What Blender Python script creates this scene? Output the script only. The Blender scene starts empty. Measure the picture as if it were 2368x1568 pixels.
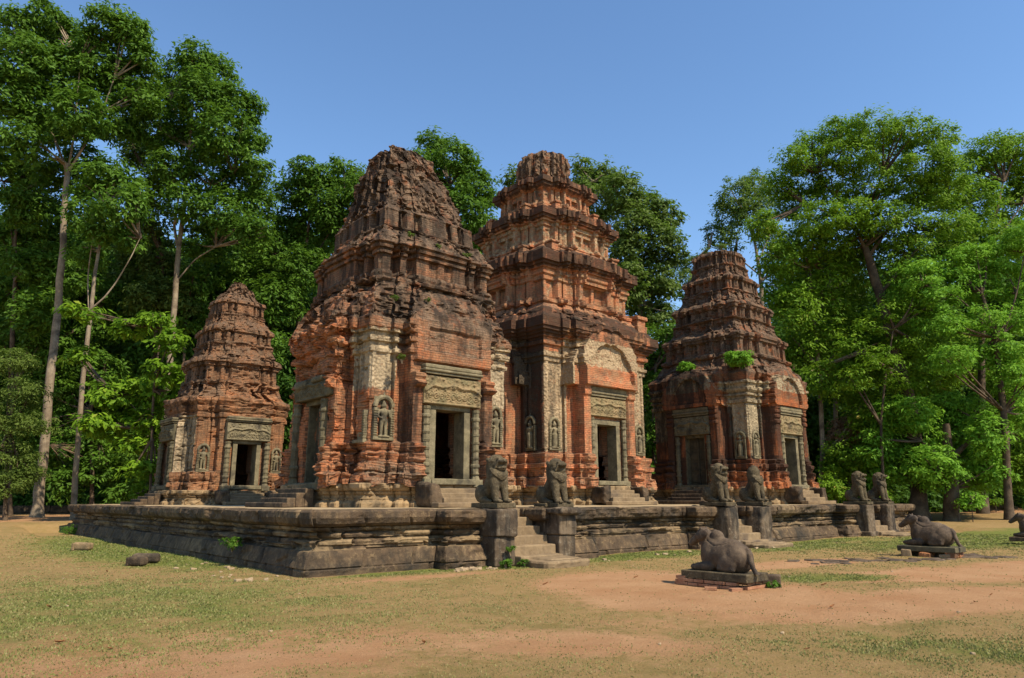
import bpy, math, random
import numpy as np
from mathutils import Vector
PI = math.pi
rng = np.random.default_rng(7)
random.seed(7)

# ------------------------------------------------------------ camera, sky, sun
sc = bpy.context.scene
W_, H_ = 2367.0, 1568.0
FPX, YH = 1651.0, 1155.0
PITCH = math.atan((YH - H_ / 2) / FPX)
AZ = math.radians(49.0)
CAMH = 1.6
cam = bpy.data.objects.new('camera', bpy.data.cameras.new('camera'))
sc.collection.objects.link(cam)
cam.location = (0, 0, CAMH)
cam.rotation_euler = (PI / 2 + PITCH, 0, AZ - PI / 2)
cam.data.sensor_width = 36.0
cam.data.lens = 36.0 * FPX / W_
cam.data.clip_end = 2000
cam.data.clip_start = 0.1
sc.camera = cam

SUN_EL, SUN_AZ = math.radians(50), math.radians(8)      # azimuth measured from -Y towards +X
world = bpy.data.worlds.new("World"); sc.world = world
world.use_nodes = True
wn = world.node_tree; wn.nodes.clear()
sky = wn.nodes.new('ShaderNodeTexSky'); sky.sky_type = 'NISHITA'; sky.sun_disc = False
sky.sun_elevation = SUN_EL; sky.sun_rotation = PI - SUN_AZ
sky.air_density = 1.0; sky.dust_density = 0.05; sky.ozone_density = 1.6; sky.altitude = 0
bg = wn.nodes.new('ShaderNodeBackground'); bg.inputs[1].default_value = 0.15
wo = wn.nodes.new('ShaderNodeOutputWorld')
hs = wn.nodes.new('ShaderNodeHueSaturation'); hs.inputs['Saturation'].default_value = 1.12
wn.links.new(sky.outputs[0], hs.inputs['Color']); wn.links.new(hs.outputs[0], bg.inputs[0]); wn.links.new(bg.outputs[0], wo.inputs[0])
sun = bpy.data.objects.new('sun', bpy.data.lights.new('sun', 'SUN'))
sc.collection.objects.link(sun)
sun.data.energy = 5.0; sun.data.angle = math.radians(0.55); sun.data.color = (1.0, 0.90, 0.74)
sd = Vector((math.sin(SUN_AZ) * math.cos(SUN_EL), -math.cos(SUN_AZ) * math.cos(SUN_EL), math.sin(SUN_EL)))
sun.rotation_euler = sd.to_track_quat('Z', 'Y').to_euler()
sun.location = (0, -10, 40)
sc.view_settings.view_transform = 'Standard'; sc.view_settings.look = 'None'
sc.view_settings.exposure = 0.55; sc.view_settings.gamma = 1.0; sc.view_settings.use_curve_mapping = False
sc.render.engine = 'CYCLES'
sc.cycles.max_bounces = 6; sc.cycles.diffuse_bounces = 3; sc.cycles.glossy_bounces = 2
sc.cycles.transmission_bounces = 3; sc.cycles.transparent_max_bounces = 8

# ------------------------------------------------------------ survey helpers (photo survey -> metres)
_F = np.array([math.cos(AZ) * math.cos(PITCH), math.sin(AZ) * math.cos(PITCH), math.sin(PITCH)])
_R = np.array([math.sin(AZ), -math.cos(AZ), 0]); _U = np.cross(_R, _F)
_Fh = np.array([math.cos(AZ), math.sin(AZ), 0])
def at(px, py, D):
    d = _F * FPX + _R * (px - W_ / 2) + _U * (H_ / 2 - py)
    return np.array([0, 0, CAMH]) + d * D / (d @ _Fh)
def mpp(D): return D / 1692.0            # metres per survey unit at depth D

# ------------------------------------------------------------ noise
def _h(ix, iy, iz, seed):
    n = (ix.astype(np.int64) * 374761393 + iy.astype(np.int64) * 668265263 + iz.astype(np.int64) * 2147483647 // 3 + seed * 974634777) & 0xffffffff
    n = ((n ^ (n >> 13)) * 1274126177) & 0xffffffff
    n = ((n ^ (n >> 16)) * 2246822519) & 0xffffffff
    return ((n ^ (n >> 15)) & 0xffffff) / float(0xffffff)
def vnoise(P, seed=0):
    P = np.asarray(P, float); i = np.floor(P).astype(np.int64); f = P - i
    f = f * f * (3 - 2 * f); r = 0
    for a in (0, 1):
        for b in (0, 1):
            for c in (0, 1):
                w = (f[..., 0] if a else 1 - f[..., 0]) * (f[..., 1] if b else 1 - f[..., 1]) * (f[..., 2] if c else 1 - f[..., 2])
                r = r + w * _h(i[..., 0] + a, i[..., 1] + b, i[..., 2] + c, seed)
    return r
def fbm(P, octv=4, seed=0):
    r = 0; a = 0.5; t = 0; P = np.asarray(P, float)
    for o in range(octv):
        r = r + a * vnoise(P * (2 ** o), seed + o * 17); t += a; a *= 0.5
    return r / t
def sstep(a, b, x):
    t = np.clip((x - a) / (b - a), 0, 1); return t * t * (3 - 2 * t)
def boxm(s, z, s0, s1, z0, z1, e=0.03):
    return sstep(s0 - e, s0, s) * (1 - sstep(s1, s1 + e, s)) * sstep(z0 - e, z0, z) * (1 - sstep(z1, z1 + e, z))

# ------------------------------------------------------------ object helpers
def mesh_np(name, V, Fq, cols=None, smooth=False):
    me = bpy.data.meshes.new(name)
    V = np.asarray(V, np.float32); Fq = np.asarray(Fq, np.int32)
    n, k = Fq.shape
    me.vertices.add(len(V)); me.vertices.foreach_set('co', V.ravel())
    me.loops.add(n * k); me.loops.foreach_set('vertex_index', Fq.ravel())
    me.polygons.add(n)
    me.polygons.foreach_set('loop_start', np.arange(0, n * k, k, dtype=np.int32))
    me.polygons.foreach_set('loop_total', np.full(n, k, np.int32))
    me.polygons.foreach_set('use_smooth', np.full(n, smooth, bool))
    me.update(calc_edges=True)
    if cols is not None:
        for an, arr in cols.items():
            arr = np.asarray(arr, np.float32)
            if arr.ndim == 1:
                at_ = me.attributes.new(an, 'FLOAT', 'POINT'); at_.data.foreach_set('value', arr)
            else:
                at_ = me.attributes.new(an, 'FLOAT_COLOR', 'POINT'); at_.data.foreach_set('color', arr.ravel())
    return me
def link(name, me, mat=None, parent=None, label=None, cat=None, group=None, kind=None, loc=None, rz=None):
    o = bpy.data.objects.new(name, me); sc.collection.objects.link(o)
    if mat is not None and me is not None and not me.materials: me.materials.append(mat)
    if parent is not None: o.parent = parent
    if label: o['label'] = label
    if cat: o['category'] = cat
    if group: o['group'] = group
    if kind: o['kind'] = kind
    if loc is not None: o.location = loc
    if rz is not None: o.rotation_euler = (0, 0, rz)
    return o
def thing(name, label, cat, loc=(0, 0, 0), group=None, rz=0):
    return link(name, None, None, None, label, cat, group, None, loc, rz)

class MB:
    def __init__(s): s.v = []; s.f = []; s.n = 0
    def add(s, V, F):
        V = np.asarray(V, float); F = np.asarray(F, int)
        s.v.append(V); s.f.append(F + s.n); s.n += len(V); return s
    def block(s, c, size, bev=0.03, res=0.08, noise=0.015, nf=4.0, seed=0, rot=0.0, maxn=24, tilt=(0, 0)):
        """weathered stone block: a subdivided box with rounded arrises and surface noise"""
        c = np.array(c, float); h = np.array(size, float) / 2
        bev = min(bev, h.min() * 0.98)
        Vs = []; Fs = []; off = 0
        for ax in range(3):
            for sg in (-1, 1):
                u, w = (ax + 1) % 3, (ax + 2) % 3
                nu = int(min(maxn, max(3, round(2 * h[u] / res)))); nw = int(min(maxn, max(3, round(2 * h[w] / res))))
                # sample lines include the bevel limits
                U = np.unique(np.concatenate([[-h[u], h[u], -h[u] + bev * .5, h[u] - bev * .5], np.linspace(-h[u] + bev, h[u] - bev, nu)]))
                Wd = np.unique(np.concatenate([[-h[w], h[w], -h[w] + bev * .5, h[w] - bev * .5], np.linspace(-h[w] + bev, h[w] - bev, nw)]))
                gu, gw = np.meshgrid(U, Wd, indexing='ij')
                P = np.zeros(gu.shape + (3,)); P[..., u] = gu; P[..., w] = gw; P[..., ax] = sg * h[ax]
                a, b = gu.shape
                idx = np.arange(a * b).reshape(a, b) + off
                q = np.stack([idx[:-1, :-1], idx[1:, :-1], idx[1:, 1:], idx[:-1, 1:]], -1).reshape(-1, 4)
                if sg < 0: q = q[:, ::-1]
                Vs.append(P.reshape(-1, 3)); Fs.append(q); off += a * b
        V = np.concatenate(Vs); Fq = np.concatenate(Fs)
        inner = np.clip(V, -(h - bev), h - bev); d = V - inner
        L = np.linalg.norm(d, axis=1, keepdims=True); V = inner + d / np.maximum(L, 1e-6) * bev
        nrm = d / np.maximum(L, 1e-6)
        if noise:
            Q = (V + c + seed * 3.7) * nf
            V = V + nrm * ((fbm(Q, 4, seed) - 0.55) * 2 * noise)[:, None]
        if tilt[0] or tilt[1]:
            V = V.copy(); V[:, 2] += V[:, 0] * tilt[0] + V[:, 1] * tilt[1]
        if rot:
            cr, sr = math.cos(rot), math.sin(rot)
            V = np.stack([V[:, 0] * cr - V[:, 1] * sr, V[:, 0] * sr + V[:, 1] * cr, V[:, 2]], 1)
        return s.add(V + c, Fq)
    def lathe(s, prof, n=12, c=(0, 0, 0), phase=0.0, caps=True):
        prof = np.array(prof, float); m = len(prof)
        a = np.arange(n) / n * 2 * PI + phase
        V = np.stack([prof[:, None, 1] * np.cos(a), prof[:, None, 1] * np.sin(a), np.repeat(prof[:, 0:1], n, 1)], -1).reshape(-1, 3)
        idx = np.arange(m * n).reshape(m, n); nx = np.roll(idx, -1, 1)
        F = np.stack([idx[:-1], nx[:-1], nx[1:], idx[1:]], -1).reshape(-1, 4)
        return s.add(V + np.array(c), F)
    def tube(s, pts, rad, n=8, noise=0.0, seed=0, cap=True):
        pts = np.array(pts, float); rad = np.array(rad, float); m = len(pts)
        T = np.gradient(pts, axis=0); T /= np.maximum(np.linalg.norm(T, axis=1, keepdims=True), 1e-9)
        ref = np.where(np.abs(T[:, 2:3]) > 0.9, np.array([[1., 0, 0]]), np.array([[0, 0, 1.]]))
        A = np.cross(T, ref); A /= np.linalg.norm(A, axis=1, keepdims=True); B = np.cross(T, A)
        for i in range(1, m):
            if A[i] @ A[i - 1] < 0: A[i] *= -1; B[i] *= -1
        a = np.arange(n) / n * 2 * PI
        dirs = A[:, None] * np.cos(a)[None, :, None] + B[:, None] * np.sin(a)[None, :, None]
        r = rad[:, None] * np.ones(n)
        if noise: r = r * (1 + noise * (2 * fbm(pts[:, None] * 1.5 + dirs * 1.2, 3, seed) - 1))
        V = pts[:, None] + dirs * r[..., None]
        idx = np.arange(m * n).reshape(m, n); nx = np.roll(idx, -1, 1)
        F = np.stack([idx[:-1], idx[1:], nx[1:], nx[:-1]], -1).reshape(-1, 4)
        s.add(V.reshape(-1, 3), F)
        if cap:
            for k in (0, m - 1):
                s.add(np.concatenate([V[k], pts[k:k + 1]]), [[i, (i + 1) % n, n, n] for i in range(n)])
        return s
    def ell(s, c, r, n=14, m=10, rx=0.0):
        th = np.linspace(0, PI, m + 1); ph = np.arange(n) / n * 2 * PI
        V = np.stack([np.sin(th)[:, None] * np.cos(ph), np.sin(th)[:, None] * np.sin(ph), np.cos(th)[:, None] * np.ones(n)], -1) * np.array(r)
        if rx:
            cr, sr = math.cos(rx), math.sin(rx); y = V[..., 1] * cr - V[..., 2] * sr; z = V[..., 1] * sr + V[..., 2] * cr
            V[..., 1] = y; V[..., 2] = z
        idx = np.arange((m + 1) * n).reshape(m + 1, n); nx = np.roll(idx, -1, 1)
        F = np.stack([idx[:-1], idx[1:], nx[1:], nx[:-1]], -1).reshape(-1, 4)
        return s.add(V.reshape(-1, 3) + np.array(c), F)
    def cap(s, a, b, ra, rb, n=12):
        """tapered capsule"""
        a = np.array(a, float); b = np.array(b, float); d = b - a; L = np.linalg.norm(d); u = d / L
        t = np.concatenate([np.linspace(-1, 0, 5) , np.linspace(0.15, .85, 4) + 0, [1.0], np.linspace(1.25, 2, 4)])
        P = []; R = []
        for x in t:
            if x <= 0: an = -x * PI / 2; P.append(a - u * ra * math.sin(an)); R.append(max(ra * math.cos(an), 1e-3))
            elif x <= 1: P.append(a + d * x); R.append(ra + (rb - ra) * x)
            else: an = (x - 1) * PI / 2; P.append(b + u * rb * math.sin(an)); R.append(max(rb * math.cos(an), 1e-3))
        return s.tube(P, R, n)
    def get(s): return np.concatenate(s.v), np.concatenate(s.f)
    def mesh(s, name, smooth=False, cols=None):
        V, F = s.get(); return mesh_np(name, V, F, cols, smooth)

def fuse(mb, name, voxel=0.02, smooth=4, post=None):
    """overlapping closed shapes grown together into one continuous skin"""
    me = mb.mesh(name + '_raw')
    o = bpy.data.objects.new('tmp', me); sc.collection.objects.link(o)
    r = o.modifiers.new('r', 'REMESH'); r.mode = 'VOXEL'; r.voxel_size = voxel
    if smooth:
        s = o.modifiers.new('s', 'SMOOTH'); s.iterations = smooth; s.factor = 0.6
    dg = bpy.context.evaluated_depsgraph_get()
    m2 = bpy.data.meshes.new_from_object(o.evaluated_get(dg))
    m2.name = name
    bpy.data.objects.remove(o); bpy.data.meshes.remove(me)
    n = len(m2.vertices); V = np.empty(n * 3, np.float32); m2.vertices.foreach_get('co', V); V = V.reshape(-1, 3)
    Nn = np.empty(n * 3, np.float32); m2.vertices.foreach_get('normal', Nn); Nn = Nn.reshape(-1, 3)
    if post is not None:
        V2 = post(V.astype(float), Nn.astype(float)); m2.vertices.foreach_set('co', V2.astype(np.float32).ravel())
    m2.polygons.foreach_set('use_smooth', np.full(len(m2.polygons), True, bool))
    m2.update()
    return m2

# ------------------------------------------------------------ materials
def nmat(name):
    m = bpy.data.materials.new(name); m.use_nodes = True; nt = m.node_tree; nt.nodes.clear()
    out = nt.nodes.new('ShaderNodeOutputMaterial'); return m, nt, out
class NT:
    def __init__(s, nt): s.nt = nt
    def n(s, t, **kw):
        x = s.nt.nodes.new(t)
        for k, v in kw.items():
            if k == 'ins':
                for a, b in v.items():
                    if isinstance(b, bpy.types.NodeSocket): s.nt.links.new(b, x.inputs[a])
                    else: x.inputs[a].default_value = b
            else: setattr(x, k, v)
        return x
    def noise(s, co, scale, detail=6, rough=0.6, dist=0.0):
        return s.n('ShaderNodeTexNoise', ins={'Vector': co, 'Scale': scale, 'Detail': detail, 'Roughness': rough, 'Distortion': dist}).outputs['Fac']
    def ramp(s, f, a, b, interp='LINEAR'):
        r = s.n('ShaderNodeMapRange', ins={'Value': f, 'From Min': a, 'From Max': b}); r.clamp = True
        return r.outputs[0]
    def mix(s, f, a, b, mode='MIX'):
        x = s.n('ShaderNodeMix', data_type='RGBA', blend_type=mode)
        for i, v in ((0, f), (6, a), (7, b)):
            if isinstance(v, bpy.types.NodeSocket): s.nt.links.new(v, x.inputs[i])
            else: x.inputs[i].default_value = (v + (1,)) if isinstance(v, tuple) else v
        return x.outputs[2]
    def math(s, op, a, b=0.0, c=None):
        x = s.n('ShaderNodeMath', operation=op)
        for i, v in enumerate((a, b) if c is None else (a, b, c)):
            if isinstance(v, bpy.types.NodeSocket): s.nt.links.new(v, x.inputs[i])
            else: x.inputs[i].default_value = v
        return x.outputs[0]
    def attr(s, name):
        return s.n('ShaderNodeAttribute', attribute_name=name)
def world_pos(T): return T.n('ShaderNodeNewGeometry').outputs['Position']

def dk(c): return (c[0] * .76, c[1] * .69, c[2] * .58) if c else None
def brick_material(name, bright=(0.56, 0.195, 0.085), mid=(0.32, 0.13, 0.066), brown=(0.13, 0.078, 0.052), weather=(0.30, 0.215, 0.15), weather2=(0.135, 0.095, 0.068), stucco=(0.66, 0.54, 0.38), stucco2=(0.33, 0.27, 0.19), black=(0.016, 0.013, 0.010), bright_amt=0.5, tan=(0.33, 0.215, 0.13), tan_amt=0.65):
    bright, mid, brown, weather, weather2, stucco, stucco2, tan = [dk(q) for q in (bright, mid, brown, weather, weather2, stucco, stucco2, tan)]
    m, nt, out = nmat(name); T = NT(nt)
    P = world_pos(T)
    col = T.attr('col'); sep = T.n('ShaderNodeSeparateColor', ins={'Color': col.outputs['Color']})
    st, we, bl = sep.outputs[0], sep.outputs[1], sep.outputs[2]; ora = col.outputs['Alpha']
    uv = T.attr('uvz').outputs['Color']
    suv = T.n('ShaderNodeSeparateColor', ins={'Color': uv})
    nz = T.noise(P, 0.6, 3); 
    U = T.math('ADD', suv.outputs[0], T.math('MULTIPLY', nz, 0.25)); Z = T.math('ADD', suv.outputs[1], T.math('MULTIPLY', nz, 0.12))
    cv = T.n('ShaderNodeCombineXYZ', ins={0: U, 1: Z, 2: 0.0}).outputs[0]
    br = T.n('ShaderNodeTexBrick', ins={'Vector': cv, 'Color1': (0.15, .15, .15, 1), 'Color2': (1, 1, 1, 1), 'Mortar': (0, 0, 0, 1), 'Scale': 1.0, 'Mortar Size': 0.009, 'Mortar Smooth': 0.4, 'Bias': 0.0, 'Brick Width': 0.27, 'Row Height': 0.078})
    br.offset = 0.5
    bv = T.n('ShaderNodeSeparateColor', ins={'Color': br.outputs['Color']}).outputs[0]
    mort = br.outputs['Fac']
    n1 = T.noise(P, 1.3, 8, 0.72); n2 = T.noise(P, 5.0, 6, 0.7); n3 = T.noise(P, 22.0, 4, 0.7); n4 = T.noise(P, 0.55, 4, 0.6)
    c = T.mix(T.ramp(T.math('ADD', n2, T.math('MULTIPLY', ora, 0.12)), 0.40, 0.66), mid, bright)
    c = T.mix(T.math('MULTIPLY', T.ramp(T.math('ADD', n1, T.math('MULTIPLY', ora, -0.12)), 0.36, 0.6), 1.0 - bright_amt * 0.4), c, brown)
    c = T.mix(T.math('MULTIPLY', bv, 0.35), c, T.mix(1.0, c, (1.5, 1.4, 1.3), 'MULTIPLY'))
    # tan earthen wash and pale lime bloom
    n6 = T.noise(T.n('ShaderNodeVectorMath', operation='ADD', ins={0: P, 1: (17.0, 5.0, 3.0)}).outputs[0], 2.1, 7, 0.7)
    c = T.mix(T.math('MULTIPLY', T.ramp(n6, 0.4, 0.62), tan_amt), c, tan)
    c = T.mix(T.math('MULTIPLY', T.ramp(n3, 0.52, 0.72), 0.3), c, (0.42, 0.32, 0.21))
    # weathered grey brown crust
    wc = T.mix(T.ramp(n2, 0.35, 0.68), weather2, weather)
    wc = T.mix(T.math('MULTIPLY', T.ramp(n3, 0.48, 0.7), 0.55), wc, (0.30, 0.235, 0.165))
    wc = T.mix(T.math('MULTIPLY', T.ramp(n6, 0.52, 0.64), 0.75), wc, T.mix(T.ramp(n2, .4, .6), mid, bright)); wc = T.mix(T.math('MULTIPLY', T.ramp(n3, .46, .36), .55), wc, (0.04, .028, .02))
    wf = T.math('MULTIPLY', T.ramp(T.math('ADD', we, T.math('MULTIPLY', T.math('SUBTRACT', T.math('ADD', T.math('MULTIPLY', n1, .6), T.math('MULTIPLY', n2, .4)), 0.5), 2.2)), 0.18, 0.75), 0.92)
    c = T.mix(wf, c, wc)
    # lime stucco remains
    sf = T.ramp(T.math('ADD', st, T.math('MULTIPLY', T.math('SUBTRACT', n2, 0.5), 0.9)), 0.44, 0.54)
    scol = T.mix(T.ramp(n1, 0.36, 0.6), stucco2, stucco)
    vo = T.n('ShaderNodeTexVoronoi', ins={'Vector': P, 'Scale': 9.0}); orn = T.ramp(vo.outputs['Distance'], 0.1, 0.75)
    scol = T.mix(T.math('MULTIPLY', T.ramp(n3, 0.45, 0.72), 0.5), scol, (0.17, 0.15, 0.11))
    scol = T.mix(T.math('MULTIPLY', orn, 0.3), scol, (0.13, 0.10, 0.065))
    c = T.mix(sf, c, scol)
    # black algae
    streak = T.noise(T.n('ShaderNodeVectorMath', operation='MULTIPLY', ins={0: P, 1: (3.0, 3.0, 0.5)}).outputs[0], 1.0, 6, 0.65)
    bf = T.ramp(T.math('ADD', bl, T.math('MULTIPLY', T.math('SUBTRACT', T.math('ADD', T.math('MULTIPLY', streak, .7), T.math('MULTIPLY', n2, .3)), 0.5), 1.9)), 0.36, 0.66)
    c = T.mix(T.math('MULTIPLY', bf, 0.84), c, black)
    mf = T.math('MULTIPLY', T.math('MULTIPLY', mort, T.math('SUBTRACT', 1.0, sf)), 0.62)
    c = T.mix(mf, c, (0.06, 0.04, 0.028))
    hgt = T.math('ADD', T.math('SUBTRACT', T.math('MULTIPLY', T.math('SUBTRACT', 1.0, mf), 0.6), T.math('MULTIPLY', T.math('MULTIPLY', orn, sf), 1.2)), T.math('ADD', T.math('MULTIPLY', n3, 0.7), T.math('MULTIPLY', n2, 0.8)))
    bp = T.n('ShaderNodeBump', ins={'Height': hgt, 'Strength': 0.85, 'Distance': 0.03})
    bs = T.n('ShaderNodeBsdfPrincipled', ins={'Base Color': c, 'Roughness': 0.95, 'Normal': bp.outputs[0]})
    bs.inputs['Specular IOR Level'].default_value = 0.15
    nt.links.new(bs.outputs[0], out.inputs[0]); return m

def stone_material(name, a, b, spot=None, dark=(0.02, 0.018, 0.014), dark_amt=0.4, spot_amt=0.3, scale=1.0, bump=0.6, streaks=0.0, spec=0.2, rough=0.9, tone=None):
    a, b, spot, tone = dk(a), dk(b), dk(spot), dk(tone)
    m, nt, out = nmat(name); T = NT(nt); P = world_pos(T)
    n1 = T.noise(P, 1.6 * scale, 7, 0.65); n2 = T.noise(P, 7.0 * scale, 6, 0.7); n3 = T.noise(P, 30.0 * scale, 4, 0.7)
    n5 = T.noise(P, 0.9 * scale, 5, 0.6, 0.6)
    c = T.mix(T.ramp(n1, 0.35, 0.65), a, b)
    c = T.mix(T.math('MULTIPLY', T.ramp(n2, 0.35, 0.7), 0.5), c, T.mix(1.0, c, (1.4, 1.35, 1.25), 'MULTIPLY'))
    if tone: c = T.mix(T.math('MULTIPLY', T.ramp(T.math('ADD', T.attr('tone').outputs['Fac'], T.math('SUBTRACT', n2, .5)), .25, .75), .9), c, tone)
    if spot: c = T.mix(T.math('MULTIPLY', T.ramp(T.math('ADD', n2, T.math('MULTIPLY', n3, 0.4)), 0.74, 0.86), spot_amt), c, spot)
    c = T.mix(T.math('MULTIPLY', T.ramp(n5, 0.62 - 0.35 * dark_amt, 0.78 - 0.3 * dark_amt), 0.85), c, dark)
    if streaks:
        stn = T.noise(T.n('ShaderNodeVectorMath', operation='MULTIPLY', ins={0: P, 1: (7.0, 7.0, 0.6)}).outputs[0], 1.0, 6, 0.65)
        c = T.mix(T.math('MULTIPLY', T.ramp(stn, 0.5, 0.62), streaks), c, dark)
        c = T.mix(T.math('MULTIPLY', T.ramp(stn, 0.42, 0.33), streaks * 0.5), c, spot or b)
    hgt = T.math('ADD', T.math('MULTIPLY', n3, 0.5), n2)
    bp = T.n('ShaderNodeBump', ins={'Height': hgt, 'Strength': bump, 'Distance': 0.03})
    bs = T.n('ShaderNodeBsdfPrincipled', ins={'Base Color': c, 'Roughness': rough, 'Normal': bp.outputs[0]})
    bs.inputs['Specular IOR Level'].default_value = spec
    nt.links.new(bs.outputs[0], out.inputs[0]); return m

def leaf_material(name, a, b, trans=(0.18, 0.34, 0.03), tw=0.35, yellow=None):
    m, nt, out = nmat(name); T = NT(nt)
    r = T.attr('rnd').outputs['Fac']
    c = T.mix(r, a, b)
    if yellow: c = T.mix(T.ramp(r, 0.9, 0.98), c, yellow)
    tc = T.mix(0.5, c, trans)
    d = T.n('ShaderNodeBsdfPrincipled', ins={'Base Color': c, 'Roughness': 0.6}); d.inputs['Specular IOR Level'].default_value = 0.16
    t = T.n('ShaderNodeBsdfTranslucent', ins={'Color': tc})
    x = T.n('ShaderNodeMixShader', ins={0: tw, 1: d.outputs[0], 2: t.outputs[0]})
    nt.links.new(x.outputs[0], out.inputs[0]); return m

M_brick1 = brick_material('weathered_brick', bright_amt=0.5)
M_brick2 = brick_material('red_brick', bright=(0.66, 0.24, 0.12), mid=(0.40, 0.155, 0.078), weather=(0.25, 0.19, 0.135), weather2=(0.10, 0.072, 0.052), stucco=(0.58, 0.45, 0.30), stucco2=(0.34, 0.25, 0.16), bright_amt=0.9, tan=(0.40, 0.27, 0.16), tan_amt=0.75)
M_brick3 = brick_material('dark_red_brick', bright=(0.47, 0.14, 0.045), mid=(0.27, 0.09, 0.038), brown=(0.09, 0.045, 0.025), weather=(0.22, 0.155, 0.11), weather2=(0.09, 0.063, 0.046), stucco=(0.54, 0.45, 0.31), stucco2=(0.26, 0.22, 0.15), bright_amt=0.5, tan_amt=0.4)
M_brick4 = brick_material('brown_brick', bright=(0.43, 0.18, 0.08), mid=(0.29, 0.135, 0.07), weather=(0.215, 0.14, 0.09), weather2=(0.12, 0.075, 0.05), bright_amt=0.4, tan_amt=0.6)
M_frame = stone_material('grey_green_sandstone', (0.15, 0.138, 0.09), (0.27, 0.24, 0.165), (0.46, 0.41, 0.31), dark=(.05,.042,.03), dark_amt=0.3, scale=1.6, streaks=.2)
M_frame_dark = stone_material('mossy_shade_sandstone', (0.085, 0.08, 0.055), (0.17, 0.155, 0.105), (0.3, 0.27, 0.19), dark_amt=0.25, scale=1.3)  # mossy frame stone, colour darkened for doors on the shaded tower faces
M_recess = stone_material('mossy_shade_door_stone', (0.05, 0.046, 0.034), (0.10, 0.088, 0.06), dark_amt=0.4, scale=1.3)  # mossy door stone with the shade of the recess put into its colour
M_carve = stone_material('carved_sandstone', (0.17, 0.155, 0.09), (0.33, 0.25, 0.15), (0.42, 0.33, 0.22), dark_amt=0.2, scale=2.0)
M_plat = stone_material('blackened_sandstone', (0.075, 0.052, 0.036), (0.17, 0.125, 0.085), (0.36, 0.27, 0.16), dark_amt=0.5, spot_amt=0.5, bump=0.8, streaks=0.35)
M_wall = stone_material('terrace_wall_stone', (0.08, 0.057, 0.039), (0.15, 0.108, 0.072), (0.36, 0.27, 0.16), dark_amt=0.4, spot_amt=0.4, bump=0.9, streaks=0.35, tone=(0.34, 0.255, 0.155))
M_pale = stone_material('pale_sandstone', (0.20, 0.15, 0.098), (0.31, 0.24, 0.158), (0.38, 0.31, 0.22), dark=(0.09,0.065,0.045), dark_amt=0.3, bump=0.7, streaks=.15)
M_plinth = stone_material('lichened_sandstone', (0.27, 0.2, 0.12), (0.42, 0.31, 0.19), (0.12, 0.1, 0.07), dark=(0.035, 0.03, 0.022), dark_amt=0.42, bump=0.8, streaks=0.25)
M_pave = stone_material('terrace_paving', (0.36, 0.29, 0.19), (0.47, 0.38, 0.26), (0.25, 0.21, 0.15), dark_amt=0.15, scale=0.7)
M_pier = stone_material('stained_pier_stone', (0.085, 0.063, 0.046), (0.18, 0.142, 0.105), (0.42, 0.39, 0.33), dark=(0.017, 0.016, 0.014), dark_amt=0.42, spot_amt=0.4, bump=0.9, streaks=0.6)
M_lion = stone_material('lion_stone', (0.07, 0.058, 0.037), (0.135, 0.11, 0.07), (0.36, 0.33, 0.26), dark=(0.03, 0.024, 0.016), dark_amt=0.35, spot_amt=0.4, scale=3.0, bump=0.7)
M_bull = stone_material('bull_stone', (0.062, 0.043, 0.029), (0.145, 0.108, 0.076), (0.26, 0.2, 0.14), dark=(0.026, 0.018, 0.012), dark_amt=0.3, spot_amt=0.3, scale=2.2, bump=0.5, rough=0.75, spec=0.3)
M_redbrick = stone_material('new_brick', (0.33, 0.16, 0.10), (0.46, 0.26, 0.17), (0.5, 0.36, 0.26), dark_amt=0.12, scale=3)
M_bark = stone_material('pale_bark', (0.20, 0.16, 0.12), (0.34, 0.29, 0.23), (0.45, 0.42, 0.35), dark=(0.07, 0.05, 0.035), dark_amt=0.35, scale=1.2, streaks=0.2)
M_barkd = stone_material('dark_bark', (0.075, 0.055, 0.04), (0.15, 0.115, 0.085), (0.25, 0.23, 0.18), dark=(0.03, 0.022, 0.016), dark_amt=0.4, scale=1.2)
M_twig = stone_material('dry_twigs', (0.3, 0.22, 0.15), (0.42, 0.32, 0.22), dark_amt=0.0)
M_leafA = leaf_material('leaf_deep', (0.03, 0.078, 0.007), (0.115, 0.215, 0.02))
M_leafB = leaf_material('leaf_olive', (0.045, 0.085, 0.014), (0.15, 0.2, 0.04))
M_leafC = leaf_material('leaf_bright', (0.055, 0.135, 0.006), (0.22, 0.35, 0.018), tw=0.4, yellow=(0.32, 0.26, 0.05))
M_leafD = leaf_material('leaf_fresh', (0.07, 0.20, 0.012), (0.26, 0.47, 0.04), tw=0.45)
M_leafF = leaf_material('leaf_forest', (0.02, 0.055, 0.008), (0.075, 0.16, 0.018))
M_leafY = leaf_material('leaf_feathery', (0.05, 0.085, 0.012), (0.15, 0.2, 0.035))
M_leafBrown = leaf_material('leaf_dead', (0.2, 0.1, 0.05), (0.36, 0.22, 0.12), trans=(0.4, 0.25, 0.1))

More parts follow.
